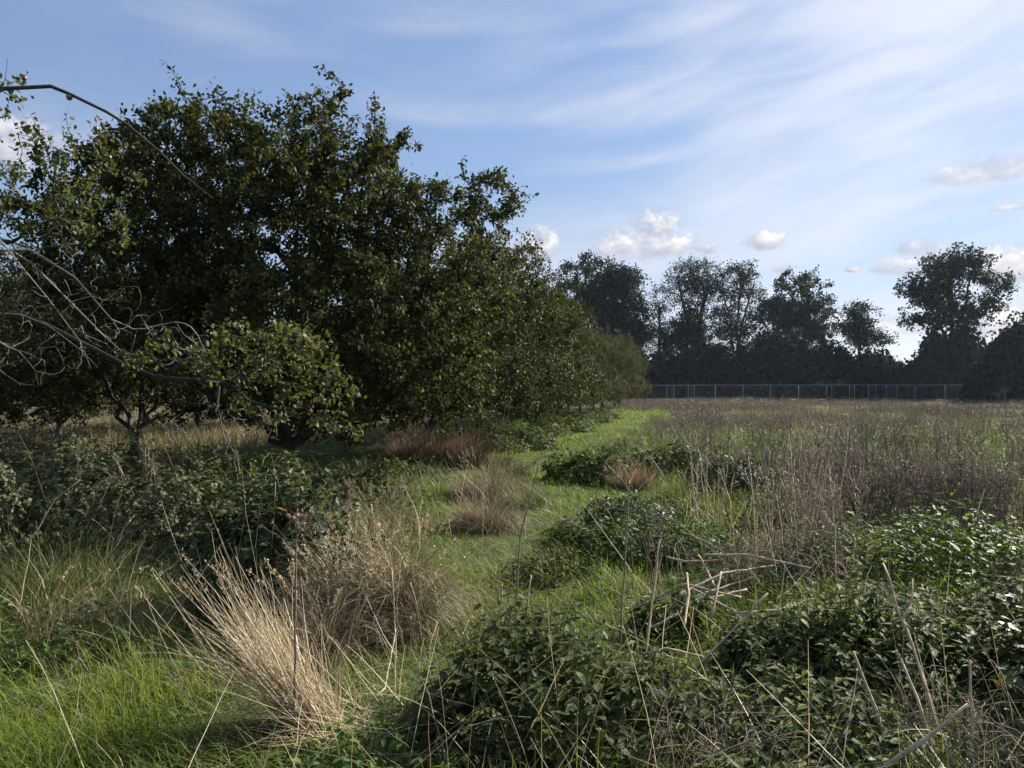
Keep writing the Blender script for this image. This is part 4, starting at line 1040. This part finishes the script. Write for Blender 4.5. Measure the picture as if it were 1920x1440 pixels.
# under the row
for i, (y, dx, mat) in enumerate(((19, 1.3, 'nettle'), (20.5, 2.0, 'nettle'), (22.5, 1.3, 'nettle_bright'), (25, 1.6, 'nettle'), (28, 2.2, 'nettle'), (31, 2.0, 'nettle_bright'), (35, 2.4, 'nettle'), (40, 2.6, 'nettle'))):
    x = row(y)[0] + dx
    bramble_mound('verge_plant', 'leafy plant mound on the verge between orchard row and path, ' + ['nearest of the line', 'second of the line', 'third of the line', 'fourth of the line', 'fifth of the line', 'sixth of the line', 'seventh of the line', 'farthest of the line'][i],
                  'plant', (x - .6, y), 1.2, .8, .55, 1700, .06, 140 + i, BRAMBLE_LOW, mat, 8, 'verge plants under the orchard row')


def ground_herbs():
    """low leafy weeds carpeting the ground right of the path and between the clumps"""
    rng = np.random.default_rng(150); g = Geo()
    x, y = field_pts(60000, 2.6, 24, -.6, rng)
    d = (x - path_c(y)) / path_w(y)
    nz = fbm(x * .8, y * .8, 51)
    k = ((d > 1.0) & (nz > .42)) | ((d < -1.15) & (nz > .52)) | ((d > .7) & (y < 5) & (nz > .45))
    x, y = x[k], y[k]; n = len(x)
    z = ground_h(x, y) + (.03 + .26 * fbm(x * 1.3, y * 1.3, 53) * rng.random(n))
    f = unit(np.stack([rng.normal(0, 1, n), rng.normal(0, 1, n), rng.normal(-.1, .4, n)], -1)); nn = rng.normal(0, .4, (n, 3)) + np.array([0, 0, 1])
    scatter(g, NETTLE_LOW, f, nn, np.stack([x, y, z], -1), (.045 + .0022 * y) * (.6 + .7 * rng.random(n)))
    tag(g.build('ground_weeds', M['nettle_bright']), 'low leafy weeds carpeting the ground beside the path', 'weeds', kind='stuff')


ground_herbs()


# ------------------------------------------------------------------ dried stalks
def umbel(g, gs, tip, d, r, rays, rng):
    d = unit(np.array(d, float)); ref = np.array([1.0, 0, 0]) if abs(d[2]) > .8 else np.array([0, 0, 1.0])
    u = unit(np.cross(d, ref)); w = np.cross(d, u)
    for k in range(rays):
        a = k * 2.4 + rng.random() * .5; q = r * (.45 + .55 * rng.random())
        e = tip + d * r * (.75 + .2 * rng.random()) + (u * math.cos(a) + w * math.sin(a)) * q
        m = tip * .5 + e * .5 + d * r * .12
        pole(g, [tip, m, e], [.0016, .0012, .001], 3, False)
        n = 7; f = rng.normal(0, 1, (n, 3)) + d
        scatter(gs, CHIP, f, rng.normal(0, 1, (n, 3)), e + rng.normal(0, .008, (n, 3)), np.full(n, .014), np.full(n, .5))


def stalk(label, pts, r, mat='dry_stem', forks=(), heads=(), seed=0, group=None, name='dried_stalk', cat='dead stalk'):
    """one dead stalk through world points; forks are further point lists, heads = (point, direction, size)"""
    rng = np.random.default_rng(1000 + seed); base = np.array(pts[0], float)
    root = thing(name, label, cat, base, 0, group)
    L = lambda P: [np.array(q, float) - base for q in P]
    def knots(P, r0, r1):
        P = L(P); out, rad = [], []
        for a, b in zip(P[:-1], P[1:]):
            m = max(2, int(np.linalg.norm(b - a) / .07))
            for t in np.linspace(0, 1, m, endpoint=False): out.append(a + (b - a) * t + rng.normal(0, .0022, 3))
        out.append(P[-1]); rad = np.linspace(r0, r1, len(out)) * (1 + .10 * rng.normal(size=len(out)).clip(-1, 1))
        for i in range(3, len(rad), 5): rad[i] *= 1.3
        return out, rad
    g = Geo(); p, q = knots(pts, r, r * .62); pole(g, p, q, 7); g.build('stem', M[mat], root)
    if forks:
        g = Geo()
        for f in forks: p, q = knots(f, r * .55, r * .3); pole(g, p, q, 5)
        g.build('side_stem', M[mat], root)
    if heads:
        g, gs = Geo(), Geo()
        for (p, d, s) in heads: umbel(g, gs, np.array(p, float) - base, d, s, 11, rng)
        g.build('umbel_rays', M[mat], root); tag(gs.build('seeds', M['umbel'], root), kind='stuff')
    return root


w = wpt
SG = 'dead hogweed stalks'
stalk('tall brown stalk with an umbel head standing beside the straw clump', [w(552, 1400, 3.45), w(553, 1200, 3.45), w(556, 1010, 3.45), w(560, 985, 3.45)], .006, 'brown_stem', (), [(w(560, 985, 3.45), (.15, 0, 1), .05), (w(557, 1000, 3.45), (.6, 0, .8), .05)], 1, SG)
stalk('thin forked stalk rising from the green path', [w(968, 1140, 5.6), w(975, 1010, 5.6), w(995, 930, 5.6), w(1012, 862, 5.6)], .006, 'brown_stem', [[w(975, 1010, 5.6), w(958, 940, 5.55), w(940, 880, 5.55)], [w(978, 1000, 5.6), w(990, 950, 5.6), w(993, 908, 5.6)]], (), 2, SG)
stalk('straight dark stalk right of the path in front of the bright nettles', [w(1160, 1245, 4.5), w(1168, 1120, 4.5), w(1175, 1000, 4.5), w(1180, 890, 4.5)], .006, 'brown_stem', [[w(1174, 1020, 4.5), w(1150, 975, 4.5), w(1130, 945, 4.5)]], (), 3, SG)
stalk('thick snapped stalk leaning by the fallen reeds', [w(1208, 1255, 4.45), w(1222, 1130, 4.45), w(1237, 1012, 4.5)], .008, 'dry_stem', (), (), 4, SG)
stalk('short snapped stub left of the thin forked stalk', [w(941, 1175, 5.1), w(941, 1095, 5.1)], .008, 'dry_stem', (), (), 5, SG)
stalk('short leaning stub right of the thin forked stalk', [w(985, 1150, 5.3), w(996, 1078, 5.3)], .007, 'dry_stem', (), (), 6, SG)
stalk('pale split stalk forking in two at the near right', [w(1795, 1450, 3.05), w(1745, 1320, 3.15), w(1700, 1180, 3.3), w(1690, 1160, 3.3), w(1655, 1055, 3.4)], .0072, 'dry_stem', [[w(1692, 1165, 3.3), w(1708, 1130, 3.35), w(1711, 1085, 3.4)], [w(1690, 1160, 3.3), w(1665, 1115, 3.3), w(1648, 1100, 3.3)]], (), 7, SG)
stalk('pale stalk parallel to the split one at the near right', [w(1765, 1450, 3.1), w(1720, 1310, 3.2), w(1690, 1240, 3.3), w(1680, 1220, 3.3)], .008, 'dry_stem', (), (), 8, SG)
stalk('thick grey stalk leaning left among the near right nettles', [w(1668, 1450, 3.2), w(1645, 1340, 3.25), w(1600, 1222, 3.3)], .010, 'dry_stem', (), (), 9, SG)
stalk('snapped grey stalk slanting across the bottom right', [w(1640, 1450, 2.95), w(1730, 1388, 2.9), w(1815, 1320, 2.9)], .009, 'dry_stem', (), (), 10, SG)
stalk('upright grey stalk nearest the right edge', [w(1826, 1450, 3.2), w(1824, 1340, 3.2), w(1818, 1236, 3.25)], .008, 'dry_stem', (), (), 11, SG)
stalk('dark upright stub beside the upright grey stalk', [w(1808, 1450, 3.1), w(1812, 1315, 3.1)], .009, 'dark_stem', (), (), 12, SG)
stalk('slanting pale stalk lying over the left of the near right nettles', [w(1255, 1300, 4.0), w(1340, 1215, 4.0), w(1440, 1112, 4.1)], .007, 'dry_stem', (), (), 13, SG)
stalk('black leaning stem at the bottom beside the thorny tangle', [w(1535, 1450, 2.9), w(1570, 1390, 2.95), w(1600, 1340, 3.0)], .006, 'dark_stem', (), (), 14, SG)
stalk('pale dead twig with short forks beside the dark bushy mound', [w(1312, 890, 12.5), w(1312, 850, 12.5), w(1305, 838, 12.5)], .014, 'straw' if False else 'dry_stem', [[w(1312, 858, 12.5), w(1325, 840, 12.5)], [w(1312, 870, 12.5), w(1328, 862, 12.5)]], (), 15, SG)
stalk('tall umbel stalk against the dark orchard trunks', [w(930, 885, 15), w(936, 820, 15), w(948, 766, 15)], .009, 'brown_stem', [[w(937, 815, 15), w(950, 790, 15), w(953, 770, 15)]], [(w(948, 766, 15), (0, 0, 1), .13), (w(953, 770, 15), (.3, 0, 1), .10)], 16, SG)
stalk('tall umbel standing up before the wire fence in mid field', [w(1556, 800, 26), w(1557, 755, 26), w(1560, 728, 26)], .013, 'brown_stem', [[w(1557, 750, 26), w(1545, 735, 26), w(1540, 724, 26)], [w(1558, 745, 26), w(1570, 734, 26), w(1574, 722, 26)]], [(w(1560, 728, 26), (0, 0, 1), .22), (w(1574, 722, 26), (.3, 0, 1), .18), (w(1540, 724, 26), (-.3, 0, 1), .16)], 17, SG)
stalk('umbel stalk near the right edge before the dark bush', [w(1890, 830, 22), w(1886, 770, 22), w(1884, 738, 22)], .013, 'brown_stem', [[w(1886, 765, 22), w(1872, 745, 22)]], [(w(1884, 738, 22), (.2, 0, 1), .2), (w(1872, 745, 22), (-.3, 0, 1), .16)], 18, SG)
stalk('pale bent stalk crossing behind the near middle nettles', [w(742, 1180, 4.4), w(722, 1290, 3.9), w(700, 1310, 3.8)][::-1], .004, 'dry_stem', (), (), 19, SG)
stalk('long pale grass stem leaning over the grass at the left', [w(30, 1165, 5.0), w(60, 1010, 5.0), w(105, 935, 5.0), w(150, 900, 5.0)], .004, 'dry_stem', (), (), 20, SG)
stalk('dark thin stem slanting through the feathery grass', [w(620, 1130, 6.0), w(670, 1020, 6.0), w(720, 950, 6.1), w(745, 900, 6.2)], .005, 'dark_stem', (), (), 21, SG)
stalk('pale stem beside the large shaggy tussock hollow', [w(740, 1320, 3.9), w(742, 1180, 4.1), w(735, 1070, 4.2)], .0035, 'straw', (), (), 22, SG)

# fallen pale reeds in a heap right of the path
rng = np.random.default_rng(200)
reed_lab = ['pointing at the green path', 'lying lowest on the grass', 'crossing the heap at a steep slant', 'propped on the heap with its end raised', 'bent in the middle', 'lying across the dead stem thicket', 'with its broken end toward the camera', 'lying along the edge of the nettles', 'longest and nearly level on the grass', 'running up into the stem thicket', 'short and standing almost upright', 'pinned under the stem thicket at its front']
for i, (a, b) in enumerate((((1215, 1150, 5.4), (1420, 1080, 6.0)), ((1225, 1175, 5.1), (1400, 1105, 5.7)), ((1330, 1165, 5.2), (1352, 1072, 5.5)), ((1250, 1045, 6.4), (1345, 1050, 6.0)),
                            ((1283, 1180, 5.0), (1288, 1075, 5.6)), ((1320, 1040, 6.2), (1520, 1065, 6.0)), ((1180, 1236, 4.6), (1320, 1232, 4.5)), ((1300, 1105, 5.6), (1440, 1190, 5.0)), ((1190, 1140, 5.5), (1390, 1120, 5.5)), ((1260, 1120, 5.5), (1450, 1060, 6.1)), ((1340, 1100, 5.6), (1310, 1040, 6.2)), ((1380, 1150, 5.2), (1530, 1120, 5.4)))):
    A_, B_ = at(a[0], a[1], a[2] * .93), at(b[0], b[1], b[2] * .93); Mid = (A_ + B_) / 2 + rng.normal(0, .03, 3) + np.array([0, 0, .03])
    stalk('fallen pale reed ' + reed_lab[i], [A_, Mid, B_], .009, 'dry_stem', (), (), 30 + i, 'fallen reeds heaped right of the path', 'fallen_reed', 'fallen reed')


# dried weed plants: branching brown stems
def weed_variant(seed, hgt, stems, mat, spread=.12, split=False):
    rng = np.random.default_rng(seed)
    root = thing('dried_weed', '', 'dead weed')
    g, gl = Geo(), Geo()
    for k in range(stems):
        if split and k: g.build('stem', M[mat], root); g = Geo()
        b = np.array([rng.normal(0, spread), rng.normal(0, spread), -.03]); H = hgt * (.55 + .6 * rng.random()); ln = rng.normal(0, .16, 2)
        t = np.linspace(0, 1, 9)[:, None]
        P = b + np.concatenate([t * ln[0] * H, t * ln[1] * H, t * H], 1) + np.cumsum(rng.normal(0, .007, (9, 3)), 0)
        r0 = .0068 * (.6 + .6 * rng.random()); pole(g, P, np.linspace(r0, r0 * .4, 9), 4)
        for j in range(rng.integers(2, 7)):
            i = rng.integers(3, 8); a = rng.random() * 6.28; l = H * (.12 + .22 * rng.random()); e = P[i] + np.array([math.cos(a) * l * .5, math.sin(a) * l * .5, l * .85])
            m = (P[i] + e) / 2 + np.array([math.cos(a), math.sin(a), -.3]) * l * .1
            pole(g, [P[i], m, e], [r0 * .5, r0 * .4, r0 * .25], 3)
            n = 4; tt = rng.random(n)[:, None]
            scatter(gl, CHIP, rng.normal(0, 1, (n, 3)), rng.normal(0, 1, (n, 3)), m * (1 - tt) + e * tt + rng.normal(0, .008, (n, 3)), .014 + .012 * rng.random(n), np.full(n, .6))
    g.build('stem' if split else 'stems', M[mat], root); tag(gl.build('seed_heads', M['weed'], root), kind='stuff')
    return root


WSPEC = ((300, 1.15, 7, 'brown_stem', .12), (301, .95, 9, 'brown_stem', .16), (302, 1.05, 5, 'dark_stem', .12), (303, .8, 10, 'dark_stem', .18), (304, 1.15, 14, 'dry_stem', .2), (305, .85, 8, 'brown_stem', .14))
WV = [weed_variant(*a, split=True) for a in WSPEC]
WG = 'dried weed plants standing in the field'
near_w = [((1490, 1105), 4, 'tall tan dried weed at the left of the dead stem thicket'), ((1525, 1085), 0, 'brown dried weed in the middle of the dead stem thicket'), ((1550, 1120), 1, 'brown dried weed at the front of the dead stem thicket'),
          ((1540, 1100), 4, 'tan stalky dried weed at the right of the dead stem thicket'), ((1500, 1050), 4, 'tan stalky dried weed deep inside the dead stem thicket'), ((1470, 1060), 5, 'short brown dried weed at the back of the dead stem thicket'), ((1530, 1050), 2, 'dark dried weed rising behind the dead stem thicket'), ((1420, 1075), 3, 'low dark dried weed beside the fallen reeds'),
          ((1640, 1030), 2, 'dark dried weed alone on the green bank right of the thicket'), ((1720, 990), 0, 'lone brown dried weed before the yellow green nettles'), ((1860, 985), 2, 'dark dried weed at the right edge over the nettle bank'),
          ((1900, 1060), 3, 'low dark dried weed tangled at the right edge'), ((1330, 1010), 4, 'tan dried weed at the right of the bright nettle patch'), ((1250, 1100), 3, 'low dried weed over the fallen reeds'), ((1600, 960), 5, 'brown dried weed midway behind the thicket')]
used = set()
for (pp, k, lab) in near_w:
    q = gnd(*pp)
    if k not in used: o = WV[k]; o.location = tuple(q); o['label'] = lab; o['group'] = WG; used.add(k)
    else: dup(WV[k], q, random.uniform(0, 6.28), lab, WG, random.uniform(.85, 1.05))
WF = {k: weed_variant(*WSPEC[k]) for k in (0, 1, 2, 3, 5)}; fresh = set(WF)
rng = np.random.default_rng(310); cnt = 0
while cnt < 235:
    y = 7.8 + 30 * rng.random() ** 1.7; x = rng.uniform(path_c(y) + path_w(y) + np.interp(y, [8, 14, 20], [1.8, 1.0, .3]), .68 * y)
    if fbm(x * .3, y * .3, 61) < .38 + .06 * (y < 13): continue
    k = (0, 1, 2, 3, 5, 1)[int(rng.integers(0, 6))]; cnt += 1
    lab = 'brown dried weed standing among many alike in the field right of the path'; sz = (.7 + .4 * rng.random()) * (1 if y < 22 else .8); pos = (x, y, float(ground_h(x, y)))
    if k in fresh: tag(WF[k], lab, None, WG + ', far ones').location = pos; fresh.discard(k)
    else: dup(WF[k], pos, rng.random() * 6.28, lab, WG + ', far ones', sz)



# ------------------------------------------------------------------ dead stems lying and leaning among the near growth
def litter():
    rng = np.random.default_rng(400); g = Geo()
    x, y = field_pts(1500, 2.4, 13, -.9, rng)
    k = (np.abs(x - path_c(y)) / path_w(y) > .7) | (rng.random(len(x)) < .25); x, y = x[k], y[k]; n = len(x)
    blades(g, np.stack([x, y, ground_h(x, y) + .12 * rng.random(n)], -1), rng.random(n) * 6.28, .25 + .5 * rng.random(n), .0028 + .0003 * y, np.abs(rng.normal(.85, .45, n)), np.abs(rng.normal(.12, .3, n)), 5, tip=.4, wob=.04)
    tag(g.build('dead_grass_litter', M['straw']), 'thin bleached grass stems strewn through the near growth', 'dead grass', kind='stuff')


litter()


def thatch():
    rng = np.random.default_rng(420); g = Geo(); n = 5200
    x = rng.uniform(-4.2, 1.2, n); y = rng.uniform(2.5, 7.5, n); k = fbm(x * 1.5, y * 1.5, 71) > .47; x, y = x[k], y[k]; n = len(x)
    blades(g, np.stack([x, y, ground_h(x, y) + .01 + .05 * rng.random(n)], -1), fbm(x * .8, y * .8, 13) * 9 + rng.normal(0, .7, n), .12 + .22 * rng.random(n), .0035, np.abs(rng.normal(.9, .35, n)), np.abs(rng.normal(.5, .4, n)), 4, wob=.15)
    tag(g.build('dead_thatch', M['brown_grass']), 'matted dead blades caught in the green grass', 'dead grass', kind='stuff')


thatch()
for x, y, lab in ((-1.62, 3.9, 'small curled brown leaf lying on the near left grass'), (-1.75, 3.95, 'orange fallen leaf beside the brown one on the near left grass')):
    g = Geo(); scatter(g, LEAF, np.array([[.8, .4, .1]]), np.array([[.1, -.3, 1.0]]), np.array([[x, y, float(ground_h(x, y)) + .10]]), np.array([.06])); tag(g.build('fallen_leaf', M['russet']), lab, 'leaf')


def haze():
    g = Geo(); x0, x1, y0, y1, z0, z1 = -420, 420, -90, 520, -1.5, 32
    v = [(x, y, z) for z in (z0, z1) for x, y in ((x0, y0), (x1, y0), (x1, y1), (x0, y1))]
    g.add(v, [(0, 3, 2, 1), (4, 5, 6, 7), (0, 1, 5, 4), (1, 2, 6, 5), (2, 3, 7, 6), (3, 0, 4, 7)])
    m, n, out = new_mat('haze_air'); pv = n.n.new('ShaderNodeVolumePrincipled')
    pv.inputs['Color'].default_value = (.62, .76, 1.0, 1); pv.inputs['Density'].default_value = HAZE; pv.inputs['Anisotropy'].default_value = .35
    n.l.new(pv.outputs[0], out.inputs['Volume'])
    tag(g.build('haze', m, smooth=False), 'thin bluish air over the far field', 'haze', kind='stuff')



def tangle(label, c, r, h, n, seed, mat):
    rng = np.random.default_rng(seed); c = np.array([c[0], c[1], float(ground_h(c[0], c[1]))])
    root = thing('dead_stem_tangle', label, 'dead stems', c, 0, 'tangles of fine dead stems')
    K = 7; t = np.linspace(0, 1, K)[None, :, None]
    a = c * 0 + np.stack([rng.normal(0, r * .5, n), rng.normal(0, r * .5, n), h * rng.random(n) * .6], -1)
    d = np.stack([rng.normal(0, 1, n), rng.normal(0, 1, n), np.abs(rng.normal(.15, .3, n))], -1); L = r * (.5 + 1.0 * rng.random(n))
    P = a[:, None] + unit(d)[:, None] * L[:, None, None] * t
    P[..., 2] += np.sin(t[..., 0] * 3.1) * h * .5 * rng.random((n, 1)); P += np.cumsum(rng.normal(0, .006, (n, K, 3)), 1)
    g = Geo(); tubes(g, P, (.0012 + .0022 * rng.random((n, 1))) * np.linspace(1, .5, K)[None], 3)
    tag(g.build('stems', M[mat], root), kind='stuff')


tangle('tangle of thin reddish dead stems in front of the near right nettles', (.78, 3.05), .34, .22, 260, 411, 'brown_stem')
tangle('tangle of brown dead stems at the foot of the dead stem thicket', (2.3, 6.3), .55, .30, 320, 412, 'dry_stem')
tangle('tangle of dark thin stems at the right edge above the bramble', (3.6, 4.9), .45, .45, 260, 413, 'brown_stem')
tangle('tangle of pale stems on the grass between the near clumps', (-.15, 3.5), .45, .16, 120, 414, 'brown_stem')
tangle('tangle of grey stems low among the forked stalks', (1.85, 3.15), .40, .25, 160, 415, 'brown_stem')


def shoot(label, c, specs):
    c = np.array([c[0], c[1], float(ground_h(c[0], c[1]))]); root = thing('grass_shoot', label, 'grass', c); g = Geo()
    a = np.array(specs); blades(g, np.stack([a[:, 0], a[:, 1], np.zeros(len(a))], -1), a[:, 2], a[:, 3], a[:, 4], a[:, 5], a[:, 6], 8, twist=math.pi / 2 - a[:, 2] + .3, wob=.03)
    g.build('blades', M['grass'], root)


shoot('broad bright green grass shoot standing before the near middle nettles', (.22, 2.72), [(0, 0, 1.2, .50, .017, .03, .10), (-.1, .05, -1.0, .52, .013, .05, .05), (.06, -.05, 1.5, .42, .016, .5, 1.7), (.1, .05, 1.4, .40, .014, .8, .5), (-.05, 0, -1.4, .34, .012, .5, .9), (.25, .05, 1.2, .42, .012, .35, .7)])

HAZE = 0.00010
if HAZE: haze()
print('done', len(bpy.data.objects))
